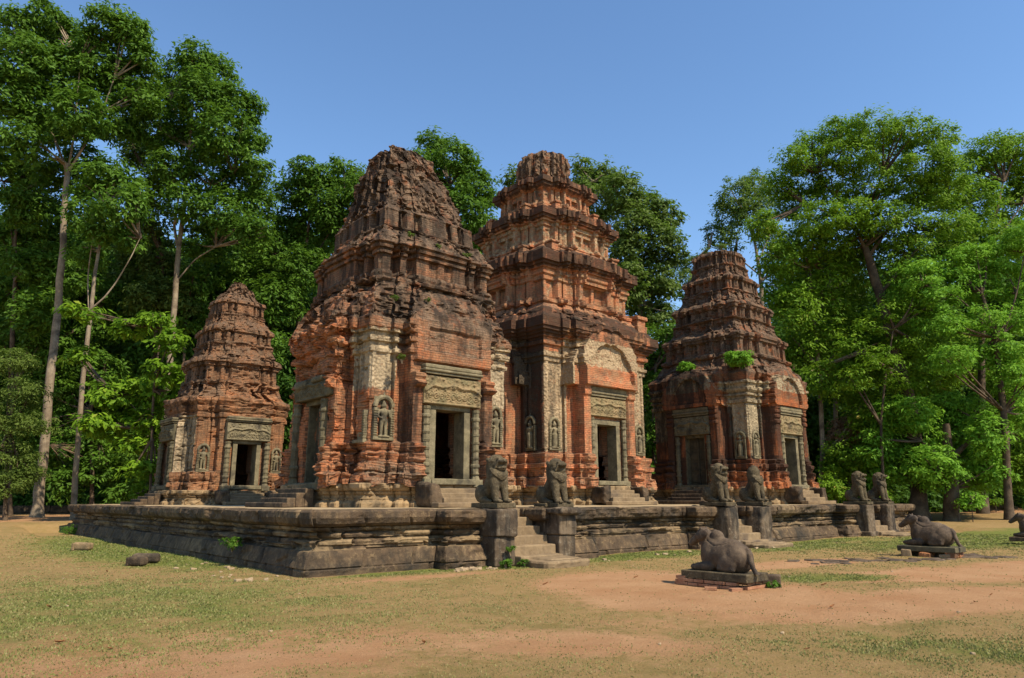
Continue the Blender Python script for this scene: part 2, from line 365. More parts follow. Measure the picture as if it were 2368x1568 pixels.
# ------------------------------------------------------------ swept masonry
def sweep(keys, z, nsub, disp=None, closed=True, cap=True):
    """keys (R,K,2): rectilinear outline per row, counter-clockwise; z (R,). Returns V, F, info"""
    R, K, _ = keys.shape
    nx_ = np.roll(keys, -1, 1)
    segd = (nx_ - keys)[R // 3]; L = np.linalg.norm(segd, axis=1, keepdims=True); t = segd / np.maximum(L, 1e-9)
    sn = np.stack([t[:, 1], -t[:, 0]], 1)
    nseg = K if closed else K - 1
    pos = []; nor = []; seg = []; iskey = []; tt = []
    for k in range(nseg):
        n = nsub[k]
        for i in range(n):
            f = i / n
            pos.append(keys[:, k] * (1 - f) + nx_[:, k] * f)
            if i == 0:
                nn = sn[k] + (sn[k - 1] if (closed or k > 0) else 0 * sn[k]); iskey.append(1)
            else: nn = sn[k]; iskey.append(0)
            nor.append(nn); seg.append(k); tt.append(f)
    if not closed:
        pos.append(keys[:, K - 1]); nor.append(sn[K - 2]); seg.append(K - 2); iskey.append(1); tt.append(1.0)
    pos = np.stack(pos, 1); M = pos.shape[1]                # (R,M,2)
    nor = np.broadcast_to(np.array(nor), (R, M, 2)); seg = np.array(seg); iskey = np.array(iskey)
    Z = np.broadcast_to(np.asarray(z)[:, None], (R, M))
    P = np.concatenate([pos, Z[..., None]], -1)
    d3 = np.diff(P[min(R - 1, R // 3)], axis=0); ul = np.concatenate([[0], np.cumsum(np.linalg.norm(d3, axis=1))])
    U = np.broadcast_to(ul[None], (R, M))
    info = dict(P=P, N=nor, seg=np.broadcast_to(seg[None], (R, M)), key=np.broadcast_to(iskey[None], (R, M)), U=U, Z=Z, sn=sn)
    cols = None
    V = P.copy()
    if disp is not None:
        r = disp(info); d = r[0]; V[..., :2] += nor * d[..., None]
        if len(r) > 2 and r[2] is not None: V[..., 2] += r[2]
        cols = r[1]
    idx = np.arange(R * M).reshape(R, M)
    if closed: nxx = np.roll(idx, -1, 1); F = np.stack([idx[:-1], nxx[:-1], nxx[1:], idx[1:]], -1).reshape(-1, 4)
    else: F = np.stack([idx[:-1, :-1], idx[:-1, 1:], idx[1:, 1:], idx[1:, :-1]], -1).reshape(-1, 4)
    V = V.reshape(-1, 3)
    if cap and closed:
        c = V[idx[-1]].mean(0, keepdims=True); V = np.concatenate([V, c]); a = idx[-1]; b = np.roll(a, -1)
        F = np.concatenate([F, np.stack([a, b, np.full(M, R * M), np.full(M, R * M)], 1)])
        if cols is not None: cols = {k: np.concatenate([v.reshape((R * M,) + v.shape[2:]), v.reshape((R * M,) + v.shape[2:])[-1:]]) for k, v in cols.items()}
    elif cols is not None: cols = {k: v.reshape((R * M,) + v.shape[2:]) for k, v in cols.items()}
    F = np.where(F < 0, 0, F)
    return V, F, cols

def tri_fix(V, F, cols, name):
    """mesh with degenerate quads (fan caps) turned to n-gons safely"""
    good = F[:, 2] != F[:, 3]
    me = bpy.data.meshes.new(name)
    q = F[good]; t = F[~good][:, :3]
    V = np.asarray(V, np.float32)
    me.vertices.add(len(V)); me.vertices.foreach_set('co', V.ravel())
    li = np.concatenate([q.ravel(), t.ravel()]).astype(np.int32)
    me.loops.add(len(li)); me.loops.foreach_set('vertex_index', li)
    me.polygons.add(len(q) + len(t))
    ls = np.concatenate([np.arange(len(q)) * 4, len(q) * 4 + np.arange(len(t)) * 3]).astype(np.int32)
    me.polygons.foreach_set('loop_start', ls)
    me.polygons.foreach_set('loop_total', np.concatenate([np.full(len(q), 4), np.full(len(t), 3)]).astype(np.int32))
    me.polygons.foreach_set('use_smooth', np.zeros(len(ls), bool))
    me.update(calc_edges=True)
    if cols:
        for an, arr in cols.items():
            arr = np.asarray(arr, np.float32)
            at_ = me.attributes.new(an, 'FLOAT_COLOR', 'POINT'); at_.data.foreach_set('color', arr.ravel())
    return me

def resample(prof, dz):
    """prof rows: (z, w, m) polyline -> dense rows"""
    prof = np.array(prof, float); out = [prof[0]]
    for a, b in zip(prof[:-1], prof[1:]):
        L = math.hypot(b[0] - a[0], (b[1] + b[2]) - (a[1] + a[2])); n = max(1, int(round(L / dz)))
        for i in range(1, n + 1): out.append(a + (b - a) * i / n)
    return np.array(out)

def tower_body(name, prof, plan, ruin, detail, colour, dz=0.04, du=0.045, drift=None, seed=0, doorw=1.12):
    """prof: (z,w,m); plan(z)->(cf,bf,a,p); heightfield masonry shell of a redented square tower, local axes"""
    rows = resample(prof, dz); z = rows[:, 0].copy(); w = rows[:, 1]; m = rows[:, 2]
    for i in range(1, len(z)): 
        if z[i] <= z[i - 1]: z[i] = z[i - 1] + 1e-4
    cf, bf, a, p = [np.array(x) for x in zip(*[plan(q) for q in rows[:, 0]])]
    Wd = w + m; c = np.minimum(cf * w + m, Wd - 0.12); b = np.minimum(bf * w + m, c - 0.05)
    loc = [(-Wd, Wd), (-c, Wd), (-c, Wd + a), (-b, Wd + a), (-b, Wd + a + p), (b, Wd + a + p), (b, Wd + a), (c, Wd + a), (c, Wd)]
    keys = []; facek = []
    for f in range(4):
        for s, d in loc:
            if f == 0: q = (s, -d)
            elif f == 1: q = (d, s)
            elif f == 2: q = (-s, d)
            else: q = (-d, -s)
            keys.append(np.stack(q, -1)); facek.append(f)
    keys = np.stack(keys, 1)
    if drift is not None:
        dx = np.interp(z, drift[0], drift[1]); dy = np.interp(z, drift[0], drift[2]); keys = keys + np.stack([dx, dy], -1)[:, None]
    Ls = [max(np.linalg.norm(keys[len(z) // 6, (k + 1) % 36] - keys[len(z) // 6, k]), 0.05) for k in range(36)]
    nsub = []
    for k in range(36):
        f = facek[k]; dd = du if f in (0, 3) else 0.14
        nsub.append(max(2, int(round(Ls[k] / dd))))
    cache = {}
    def disp(I):
        P = I['P']; Z = I['Z']; X, Y = P[..., 0], P[..., 1]
        segf = np.array([k // 9 for k in range(36)])[I['seg']]; loc_ = I['seg'] % 9
        S = np.where(segf == 0, X, np.where(segf == 1, Y, np.where(segf == 2, -X, -Y)))
        flat = np.isin(loc_, [0, 2, 4, 6, 8]) & (I['key'] == 0)
        w_ = np.broadcast_to(w[:, None], X.shape)
        kx = dict(m=np.broadcast_to(m[:, None], X.shape), S=S, Z=Z, face=segf, flat=flat, w=w_, P=P, seg=loc_, X=X, Y=Y)
        d = detail(kx) * flat if detail else 0 * X
        dm = boxm(np.abs(S), Z, -1, doorw, 0, 3.9, .03) * flat * np.isin(segf, [0, 3]); d = d - kx['m'] * dm
        deep = d < -0.5; hole = (d < -2.0); d = np.where(d < -.95, -.95, d)
        rf = ruin(kx)
        h = 0.085; zq = np.floor(Z / h + 0.35 * vnoise(P * 0.7, seed + 5))
        Q = np.stack([X, Y, zq * h], -1)
        big = fbm(Q * 1.1 + seed, 4, seed); med = fbm(Q * np.array([3.2, 3.2, 5.0]) + 9.1, 3, seed + 3)
        bi = np.floor(I['U'] / 0.26 + (zq % 2) * 0.5)
        hb = _h(bi.astype(np.int64), zq.astype(np.int64), segf.astype(np.int64), seed + 11)
        bi2 = np.floor(I['U'] / 0.47 + zq * .31); hb2 = _h(bi2.astype(np.int64), np.floor(zq / 2.).astype(np.int64), segf.astype(np.int64), seed + 13)
        crag = fbm(P * np.array([1.7, 1.7, 2.6]) + 50, 4, seed + 6)
        e = (med - 0.55) * 0.16 * (0.1 + rf) - np.maximum(big - 0.5, 0) * 1.3 * rf + (hb - 0.6) * (0.01 + 0.06 * rf) + (hb2 - .6) * .13 * np.clip(rf - .1, 0, 1) - np.maximum(crag - .48, 0) * 1.1 * np.clip(rf - .25, 0, 1) + (vnoise(P * .8 + 7, seed + 9) - .4) * .35 * np.clip(rf - .5, 0, .6)
        miss = (hb > 0.93) & (rf > 0.12); e = e - miss * 0.09
        fine = (fbm(P * 9.0, 3, seed + 8) - 0.5) * 0.022
        e = e + fine
        e = np.where(I['key'] == 1, e * 0.8 - 0.05 * rf - .005, e)
        e = np.where(deep, e * 0.1, e); e = e * kx.get('calm', 1.0) * (1 - .85 * dm)
        R_, G_, B_, A_ = colour(kx, rf, big); G_ = np.where(deep, .75, G_) + .25 * (big - .5) + .2 * (hb2 > .8)
        up = np.zeros(len(z)); dW = np.gradient(Wd); up = np.clip(-dW / np.maximum(np.hypot(dW, np.gradient(z)), 1e-6), 0, 1)
        G_ = np.clip(G_ + 0.35 * up[:, None], 0, 1); B_ = B_ + .16
        col = np.stack([np.clip(R_, 0, 1), np.clip(G_, 0, 1), np.clip(B_, 0, 2), np.clip(A_, 0, 1)], -1)
        uv = np.stack([I['U'], Z, 0 * Z, 1 + 0 * Z], -1)
        zz = (fbm(np.stack([X, Y, Z], -1) * 2.0 + 31, 3, seed + 2) - 0.5) * 0.34 * rf
        return d + e, dict(col=col, uvz=uv, hole=hole.astype(float)), zz
    V, F, cols = sweep(keys, z, nsub, disp)
    hl = cols.pop('hole'); F = F[~(hl[F].min(1) > .5)]          # the doorway opens into the hollow chamber
    return tri_fix(V, F, cols, name)

def relief_slab(name, w, h, depth, fn, res=0.03, back=0.05):
    """carved slab in local x (width), z (height); the carving rises towards -y"""
    nx, nz = max(3, int(w / res)), max(3, int(h / res))
    X, Z = np.meshgrid(np.linspace(-w / 2, w / 2, nx + 1), np.linspace(0, h, nz + 1), indexing='ij')
    D = fn(X, Z); D[0] = D[-1] = 0; D[:, 0] = D[:, -1] = 0
    V = np.stack([X, -back - D, Z], -1).reshape(-1, 3)
    idx = np.arange((nx + 1) * (nz + 1)).reshape(nx + 1, nz + 1)
    F = np.stack([idx[:-1, :-1], idx[1:, :-1], idx[1:, 1:], idx[:-1, 1:]], -1).reshape(-1, 4)
    # sides
    loop = np.concatenate([idx[:, 0], idx[-1, 1:], idx[-2::-1, -1], idx[0, -2:0:-1]])
    Vb = V[loop].copy(); Vb[:, 1] = depth
    n0 = len(V); m = len(loop); a = loop; b = np.roll(loop, -1); a2 = n0 + np.arange(m); b2 = np.roll(a2, -1)
    V = np.concatenate([V, Vb]); F = np.concatenate([F, np.stack([b, a, a2, b2], 1)])
    return V, F
def lintel_carving(seed):
    def fn(X, Z):
        w = X.max(); h = Z.max(); x = X / w; z = Z / h; g = np.random.default_rng(seed)
        arc = 0.66 - 0.2 * np.abs(x) ** 3 + 0.04 * np.cos(x * 9)
        D = 0.07 * np.exp(-((z - arc) / 0.06) ** 2)
        for k in range(9):                                  # hanging foliate scrolls
            cx = -.8 + .2 * k; r = np.hypot((x - cx) * w, (z - .3) * h); D = D + .05 * (.5 + .5 * np.cos(r * 85)) * np.exp(-(r / .13) ** 2)
        for k in range(70):
            cx, cz, q = g.uniform(-.95, .95), g.uniform(.1, .95), g.uniform(.025, .05); D = np.maximum(D, .05 * g.uniform(.5, 1.2) * np.exp(-(((x - cx) * w) ** 2 + ((z - cz) * h) ** 2) / q ** 2))
        D = D + .06 * np.exp(-(x / .09) ** 2 - ((z - .64) / .18) ** 2) + .06 * np.exp(-((np.abs(x) - .9) / .06) ** 2 - ((z - .35) / .22) ** 2)
        D = D + .04 * (fbm(np.stack([X * 18, Z * 18, 0 * X + seed], -1), 3, seed) - .4)
        return np.where(z < 0.07, 0.03, D)
    return fn

def colonette_prof(h, r):
    """ringed octagonal colonette"""
    pr = [(0, r * 1.35), (0.16 * h * .5, r * 1.35), (0.165 * h * .5, r * 1.0)]
    zs = np.linspace(0.085, 0.97, 9)
    for i, c in enumerate(zs):
        c = c * h; big = 1.22 if i in (1, 7) else 1.12
        if i in (1, 7): pr += [(c - .055, r * .95), (c - .05, r * 1.1), (c - .02, r * big), (c + .03, r * big), (c + .06, r * 1.05), (c + .065, r * .93)]
        else: pr += [(c - .032, r * .92), (c - .028, r * big), (c - .008, r * big), (c - .004, r * .98), (c + .004, r * .98), (c + .008, r * big), (c + .028, r * big), (c + .032, r * .92)]
    pr += [(h, r * 1.0), (h, 0.001)]
    pr = sorted(pr, key=lambda q: q[0]); return pr

def to_face(V, face, cx=0, cy=0):
    """local face frame (x along, -y outward) -> tower frame"""
    V = np.asarray(V, float)
    if face == 0: return V
    if face == 3: return np.stack([V[:, 1], -V[:, 0], V[:, 2]], 1)      # outward -> -X, s -> -Y
    if face == 1: return np.stack([-V[:, 1], V[:, 0], V[:, 2]], 1)
    return np.stack([-V[:, 0], -V[:, 1], V[:, 2]], 1)

def face_part(name, V, F, face, s, d, z, root, mat, smooth=False, label=None):
    V = np.asarray(V, float).copy(); V[:, 0] += s; V[:, 1] -= d; V[:, 2] += z
    me = tri_fix(to_face(V, face), F, None, name)
    if smooth: me.polygons.foreach_set('use_smooth', np.full(len(me.polygons), True, bool))
    return link(name, me, mat, root, label)

_fig = {}
def figure_mesh(kind):
    """standing niche guardian carved in high relief, 1 unit high, facing -y"""
    if kind in _fig: return _fig[kind]
    b = MB()
    if kind == 'male':
        b.cap((-.07, 0, .03), (-.065, 0, .42), .04, .062); b.cap((.07, 0, .03), (.065, 0, .42), .04, .062)
        b.ell((0, 0, .46), (.125, .08, .09)); b.cap((0, 0, .5), (0, 0, .66), .085, .12); b.ell((0, 0, .7), (.16, .08, .07))
        b.cap((-.16, 0, .71), (-.2, -.02, .55), .045, .036); b.cap((-.2, -.02, .55), (-.1, -.07, .5), .034, .028)
        b.cap((.16, 0, .71), (.2, -.02, .55), .045, .036); b.cap((.2, -.02, .55), (.22, -.05, .76), .034, .028)
        b.cap((.235, -.05, .35), (.225, -.05, .95), .014, .014)
    else:
        b.cap((0, 0, .06), (0, 0, .46), .11, .12); b.cap((-.06, 0, .01), (-.06, -.02, .1), .045, .04); b.cap((.06, 0, .01), (.06, -.02, .1), .045, .04)
        b.ell((0, 0, .47), (.13, .085, .06)); b.cap((0, 0, .5), (0, 0, .66), .075, .1); b.ell((0, 0, .7), (.14, .075, .055))
        b.ell((-.055, -.06, .68), (.045, .04, .045)); b.ell((.055, -.06, .68), (.045, .04, .045))
        b.cap((-.14, 0, .71), (-.18, 0, .5), .036, .03); b.cap((-.18, 0, .5), (-.2, -.03, .3), .028, .022)
        b.cap((.14, 0, .71), (.19, 0, .56), .036, .03); b.cap((.19, 0, .56), (.16, -.05, .76), .028, .024)
    b.cap((0, 0, .72), (0, 0, .8), .045, .045); b.ell((0, -.01, .85), (.07, .075, .085)); b.cap((0, 0, .91), (0, .01, .98), .06, .03)
    b.ell((-.075, 0, .84), (.015, .02, .035)); b.ell((.075, 0, .84), (.015, .02, .035)); b.ell((0, -.085, .845), (.014, .02, .02))
    b.block((0, .02, .0), (.36, .2, .05), .01, .05, 0)
    me = fuse(b, 'guardian_relief', 0.016, 3); _fig[kind] = me; return me

def niche(root, face, s, d, z, h, w, kind, mat=None, broken=False):
    """arched niche: pilaster frame with a polylobed arch, and a figure standing in it"""
    mat = mat or M_frame; b = MB(); t = 0.07 * w / 0.6
    hw = w / 2; spring = h * 0.7
    b.block((0, 0.0, 0.05), (w * 1.08, .2, .1), .015, .06, .01)
    for q in (-1, 1):
        if broken and q < 0: continue
        b.block((q * (hw - t / 2), -.02, .1 + (spring - .1) / 2), (t * 1.5, .14, spring - .1), .015, .06, .008)
        for zz in np.arange(.16, spring - .05, .07): b.block((q * (hw - t / 2), -.05, zz), (t * 1.8, .13, .022), .006, .06, 0)
    if not broken:
        a = np.linspace(0.05, PI - 0.05, 15)
        pts = np.stack([np.cos(a) * (hw - t * .4), 0 * a - .05, spring + np.sin(a) ** .8 * (h - spring) * .78], 1)
        b.tube(pts, np.full(15, t * .85) * (1 + .25 * np.abs(np.sin(a * 4))), 8)
        b.cap((0, -.05, h * .93), (0, -.04, h * 1.04), t * .7, t * .2)
        b.block((0, .06, h * .5), (w * .9, .06, h * .92), .01, .1, .01)
    else: b.block((0, .06, h * .2), (w * .8, .06, h * .35), .01, .1, .02)
    V, F = b.get()
    n = face_part('niche', V, F, face, s, d, z, root, mat)
    if not broken:
        me = figure_mesh(kind); f = link('guardian_figure', me, mat, n)
        H = h * .78; p = to_face(np.array([[s, -d - .05, z + .11]]), face)[0]
        f.location = p; f.scale = (H, H, H); f.rotation_euler = (0, 0, {0: 0, 3: -PI / 2}[face])
        if not me.materials: me.materials.append(mat)
    return n

def door_set(root, face, d, z0, z1, ow, cx0=0.0, col_h=None, lint=(2.1, 0.85), slab=0.32, fr=M_frame, carve=M_carve, false=False, slab_part=True, jw=0.24, seed=1, colx=None, col_r=0.12, tilt=0.0, jmat=None):
    jmat = jmat or fr
    """stone door case: jambs, head beam and sill (door_frame), two colonettes, carved lintel, moulded slab"""
    H = z1 - z0; b = MB(); dp = 0.55
    for q in (-1, 1): b.block((cx0 + q * (ow / 2 + jw / 2), dp / 2 - .04, H / 2), (jw, dp, H), .02, .1, .012, seed=seed + q)
    b.block((cx0, dp / 2 - .05, H + .11), (ow + 2 * jw, dp, .22), .02, .1, .01, seed=seed)
    b.block((cx0, -.05, -.09), (ow + 2 * jw + .1, .55, .18), .03, .1, .012, seed=seed)
    V, F = b.get(); face_part('door_frame', V, F, face, 0, d - (.12 if false else 0), z0, root, jmat)
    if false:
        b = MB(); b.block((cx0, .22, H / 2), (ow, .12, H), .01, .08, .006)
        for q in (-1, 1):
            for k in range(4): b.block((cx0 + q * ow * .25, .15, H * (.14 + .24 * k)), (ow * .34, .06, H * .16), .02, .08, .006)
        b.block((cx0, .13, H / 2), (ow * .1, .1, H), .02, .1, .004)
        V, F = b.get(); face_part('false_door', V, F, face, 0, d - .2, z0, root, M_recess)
    colx = colx or (ow / 2 + jw + .17); ch = (col_h or H + .2)
    for q in (-1, 1):
        b = MB(); b.block((cx0 + q * colx, -.1, .0), (col_r * 3, col_r * 3, .22), .02, .08, .01)
        b.lathe([(zz + .1, rr) for zz, rr in colonette_prof(ch - .1, col_r)], 8, (cx0 + q * colx, -.1, 0), PI / 8)
        V, F = b.get()
        if seed: V = V + (fbm(V * 6 + seed, 3, seed)[:, None] - .5) * .03
        face_part('colonette', V, F, face, 0, d, z0 - .12, root, fr)
    V, F = relief_slab('lintel', lint[0], lint[1], .25, lintel_carving(seed), .025, .16)
    V[:, 0] += cx0; V[:, 2] += V[:, 0] * tilt
    face_part('lintel', V, F, face, 0, d, z0 + ch - .06, root, carve)
    if slab_part:
        b = MB(); zz = lint[1]; w = lint[0]
        b.block((cx0, 0, zz + .04 + slab * .12), (w * .98, .44, slab * .24), .02, .1, .008, seed=seed)
        b.block((cx0, 0, zz + .04 + slab * .4), (w * 1.03, .56, slab * .3), .04, .1, .01, seed=seed)
        b.block((cx0, 0, zz + .04 + slab * .78), (w * 1.0, .5, slab * .44), .04, .1, .015, seed=seed)
        V, F = b.get(); V[:, 2] += V[:, 0] * tilt; face_part('cornice_slab', V, F, face, 0, d, z0 + ch - .06, root, fr)

def plinth(root, w, ext, z0, z1, sw, sd, mat, seed=0, cols=None):
    """moulded stone plinth round a tower with stair flights on the -y and -x faces"""
    H = z1 - z0; o = ext
    prof = [(0, .22), (.16, .22), (.2, .2), (.3, .1), (.36, .1), (.4, .04), (.5, .03), (.55, .08), (.62, .1), (.66, .08), (.7, .16), (.8, .2), (.95, .2), (1, .15), (1.0, -.1)]
    rows = resample([(z0 + a * H, w, m) for a, m in prof], .045)
    z = rows[:, 0].copy()
    for i in range(1, len(z)):
        if z[i] <= z[i - 1]: z[i] = z[i - 1] + 1e-4
    m = rows[:, 2]; Wd = w + m; c = .62 * w + m; b = sw + m
    loc = [(-Wd, Wd), (-c, Wd), (-c, Wd + o * .5), (-b, Wd + o * .5), (-b, Wd + o), (b, Wd + o), (b, Wd + o * .5), (c, Wd + o * .5), (c, Wd)]
    keys = []
    for f in range(4):
        for s, d in loc:
            s = s + 0 * Wd; d = d + 0 * Wd
            keys.append(np.stack([(s, -d), (d, s), (-s, d), (-d, -s)][f], -1))
    keys = np.stack(keys, 1); r0 = keys[len(z) // 3]
    nsub = [max(2, int(round(np.linalg.norm(r0[(k + 1) % 36] - r0[k]) / (.05 if k // 9 in (0, 3) else .15)))) for k in range(36)]
    def disp(I):
        P = I['P']; big = fbm(P * 2.1 + seed, 4, seed); fine = fbm(P * 8, 3, seed + 1)
        cell = np.floor(I['U'] / .75 + np.floor((I['Z'] - z0) / H * 3) * .37); hb = _h(cell.astype(np.int64), np.floor((I['Z'] - z0) / H * 3).astype(np.int64), I['seg'] * 0, seed)
        fr = I['U'] / .75 + np.floor((I['Z'] - z0) / H * 3) * .37; jt = np.minimum(fr - np.floor(fr), 1 - (fr - np.floor(fr)))
        d = -(np.maximum(big - .56, 0)) * .9 + (fine - .5) * .06 + (hb - .6) * .05 - .05 * (jt < .035)
        d = np.where(I['key'] == 1, d - .03, d)
        return d, None, (fbm(P * 1.5 + 5, 3, seed) - .5) * .05 * (I['Z'] > z1 - .1)
    V, F, _ = sweep(keys, z, nsub, disp)
    link('plinth', tri_fix(V, F, None, 'plinth'), mat, root)
    n = 4; 
    for face in (0, 3):
        fl = None
        for k in range(n):
            b = MB(); hh = H * (n - k) / (n + 1); dpt = .27
            b.block((0, 0, hh / 2), (sw * 1.55 if k < n - 1 else sw * 2.2, dpt * (1.3 if k == n - 1 else 1), hh), .03, .1, .015, seed=seed + k)
            V, F = b.get()
            o_ = face_part('step', V, F, face, 0, w + o + .18 + dpt * (k + .5), z0, root, M_pale if face == 0 else M_plat)
        for q in ((-1, 1) if face == 0 else ()):
            b = MB(); b.block((q * (sw * .78 + .2), 0, H * .5), (.4, .8, H * .98), .1, .06, .14, nf=2.2, seed=seed + q + face * 3)
            V, F = b.get(); face_part('step_block', V, F, face, 0, w + o + .5, z0, root, M_plat)

def arch_mask(S, Z, c, hw, z0, z1):
    """polylobed pediment silhouette: 1 inside"""
    x = (S - c) / hw; top = z0 + (z1 - z0) * np.clip(1 - np.abs(x) ** 2.2, 0, 1) ** .6 + .05 * np.abs(np.sin(x * 9)) * (z1 - z0)
    return (np.abs(x) < 1) & (Z > z0) & (Z < top)

PT = 1.38       # terrace level
# =================================================== front left tower
def build_T1():
    root = thing('brick_tower', 'crumbling brown brick tower at front left with a rounded ruined top and green-grey carved doorway', 'tower', (13.0, 20.9, 0), 'temple towers')
    prof = [(2.0, 2.5, .32), (2.3, 2.5, .34), (2.36, 2.5, .22), (2.6, 2.5, .26), (2.66, 2.5, .16), (2.9, 2.52, .2), (2.96, 2.54, .08), (3.06, 2.55, .14), (3.2, 2.56, .14), (3.25, 2.58, 0),
            (5.85, 2.58, 0), (5.9, 2.58, .07), (6.0, 2.58, .08), (6.05, 2.58, .02), (6.2, 2.58, .03), (6.22, 2.58, .13), (6.36, 2.58, .15), (6.38, 2.58, .05), (6.5, 2.58, .06), (6.52, 2.58, .16), (6.62, 2.57, .18), (6.64, 2.56, .22), (6.95, 2.54, .24), (7.05, 2.5, .2),
            (7.4, 2.5, .12), (7.9, 2.42, .08), (8.2, 2.32, .08), (8.24, 2.2, .18), (8.34, 2.18, .2), (8.4, 2.16, .1), (8.5, 2.14, .14), (8.6, 2.14, .1), (8.63, 2.13, 0), (9.15, 2.13, 0), (9.17, 2.12, .1), (9.25, 2.12, .1), (9.27, 2.12, .04), (9.33, 2.12, .05), (9.35, 2.12, .15), (9.43, 2.12, .17), (9.45, 2.12, .1), (9.5, 2.12, .12), (9.52, 2.12, .2), (9.64, 2.1, .2),
            (9.8, 2.08, .12), (10.0, 2.0, .08), (10.2, 1.88, .08), (10.26, 1.84, .08), (10.3, 1.8, 0), (10.85, 1.76, 0), (10.9, 1.74, .04), (11.0, 1.7, .04), (11.15, 1.64, .03), (11.4, 1.56, 0), (11.9, 1.44, 0), (12.3, 1.34, 0), (12.7, 1.22, 0), (13.0, 1.1, 0), (13.3, 1.0, 0), (13.6, .9, 0), (13.8, .8, 0), (13.95, .64, 0), (14.0, .3, 0)]
    def plan(z):
        if z < 6.9: return (.72, .6, .17, .38)
        if z < 8.1:
            t = (z - 6.9) / 1.2; return (.72, .58 - .1 * t, .17 - .03 * t, .38 - .22 * t)
        if z < 9.7: return (.7, .46, .13, .14)
        if z < 11.0: return (.7, .42, .06, .06)
        return (.68, .4, .04, .03)
    def detail(k):
        S, Z, w, f = k['S'], k['Z'], k['w'], k['face']; d = 0 * S
        # doorway / false door recess
        d = d - 3.0 * boxm(S, Z, -.56, .56, 2.0, 4.32, .02) * (f == 0) - .5 * boxm(S, Z, -.5, .5, 2.0, 4.6, .02) * (f == 3)
        d = d + .13 * boxm(np.abs(S), Z, 1.16, 1.5, 3.1, 5.0) * (f == 0) + .2 * boxm(np.abs(S), Z, 1.13, 1.53, 4.9, 5.3) + .2 * boxm(np.abs(S), Z, 1.13, 1.53, 2.3, 3.1)
        for zz in (2.45, 2.75, 5.0, 5.2): d = d + .05 * boxm(np.abs(S), Z, 1.1, 1.55, zz - .05, zz + .05)
        # corner pilaster stucco panel
        d = d + .045 * boxm(np.abs(S), Z, 1.95, 2.06, 3.6, 5.85) + .045 * boxm(np.abs(S), Z, 2.44, 2.55, 4.5, 5.85)
        d = d - .22 * boxm(np.abs(S), Z, 1.56, 1.8, 3.3, 5.8) * 0.6
        # pediment remains above the door: flat brick panel
        pb = boxm(S, Z, -1.42, 1.42, 5.7, 7.15, .06) * (f == 0); d = d * (1 - pb) + pb * (.16 - k['m'])
        d = d - .09 * boxm(S, Z, -.95, 1.0, 6.0, 6.7) * (f == 0); k['calm'] = 1 - .75 * pb
        # upper storeys: pilasters and blind panels
        t2 = (Z > 8.24) & (Z < 9.62); r = np.abs(S) / w
        d = d + t2 * (-.24 * boxm(r, Z, .7, .82, 8.45, 9.45, .02) - .2 * boxm(r, Z, .47, .58, 8.45, 9.45, .02) + .06 * boxm(r, Z, .86, 1.0, 8.2, 9.7))
        d = d - .1 * boxm(r, Z, .08, .2, 8.4, 9.15) * (f == 0)
        t3 = (Z > 10.2) & (Z < 11.0)
        d = d + t3 * (-.22 * boxm(r, Z, .62, .74, 10.32, 10.9, .02) - .2 * boxm(r, Z, .3, .42, 10.32, 10.9, .02) + .04) - .3 * boxm(S, Z, .95, 1.35, 10.32, 10.86) * (f == 3)
        return d
    def ruin(k):
        Z, S, f = k['Z'], k['S'], k['face']
        r = .12 + .5 * (1 - sstep(2.5, 3.4, Z)) + .5 * boxm(0 * Z, Z, -1, 1, 7.0, 8.3, .2) + .5 * boxm(0 * Z, Z, -1, 1, 9.62, 10.2, .1) + .75 * sstep(10.95, 11.2, Z)
        r = r + .9 * (f == 3) * boxm(0 * Z, Z, -1, 1, 5.2, 8.3, .4) * (1 - sstep(1.7, 2.1, S)) + .35 * (f == 3) * (Z < 5.5)
        r = r + .5 * (f == 0) * sstep(1.5, 1.9, S) * (Z > 5.8) * (Z < 9.7)
        r = r + .3 * boxm(0 * Z, Z, -1, 1, 6.2, 7.0, .2)
        r = r * (1 - .7 * boxm(np.abs(S), Z, 1.8, 3.2, 4.5, 6.95, .15)) * (1 - .75 * boxm(0 * Z, Z, -1, 1, 8.25, 9.55, .05))
        return r
    def colour(k, rf, big):
        S, Z, f = k['S'], k['Z'], k['face']; a = np.abs(S)
        st = .62 * boxm(a, Z, 1.85, 2.7, 4.9, 6.5, .4) + .1 * boxm(a, Z, 1.85, 2.7, 8.3, 9.5, .2) + .45 * boxm(S, Z, 1.8, 2.7, 3.3, 6.2, .1) * (f == 0) + .3 * boxm(0 * Z, Z, -1, 1, 8.3, 9.6)
        st = st - .5 * (f == 3) * (S < 1.6)
        we = .18 + .45 * sstep(6.3, 7.2, Z) + .25 * sstep(9.3, 10, Z) + .3 * boxm(S, Z, -1.0, 1.6, 5.9, 7.1, .3) * (f == 0) - .25 * (f == 3) * (Z < 8) - .1 * (Z < 6) - .12 * boxm(0 * Z, Z, -1, 1, 8.3, 9.6)
        we = we + .3 * (1 - sstep(2.4, 3.0, Z))
        bl = .2 + .18 * sstep(6.5, 7.2, Z) + .18 * boxm(a, Z, 1.1, 1.6, 3, 5, .1) * (f == 0) + .12 * (big - .5)
        return st, we, bl, .6 * (f == 3) + .3
    me = tower_body('brick_body', prof, plan, ruin, detail, colour, drift=([0, 10.5, 12.5, 14.4], [0, 0, -.1, -.26], [0, 0, .1, .26]), seed=3)
    link('brick_body', me, M_brick1, root)
    door_set(root, 0, 3.15, 2.2, 4.25, 1.06, -.1, lint=(2.15, .86), slab=.3, fr=M_frame, seed=2, colx=.93, tilt=0)
    door_set(root, 3, 3.05, 2.1, 4.5, .96, 0, lint=(2.1, .66), slab_part=False, fr=M_frame_dark, carve=M_frame_dark, false=True, seed=5, colx=.95, col_r=.13, jmat=M_frame_dark)
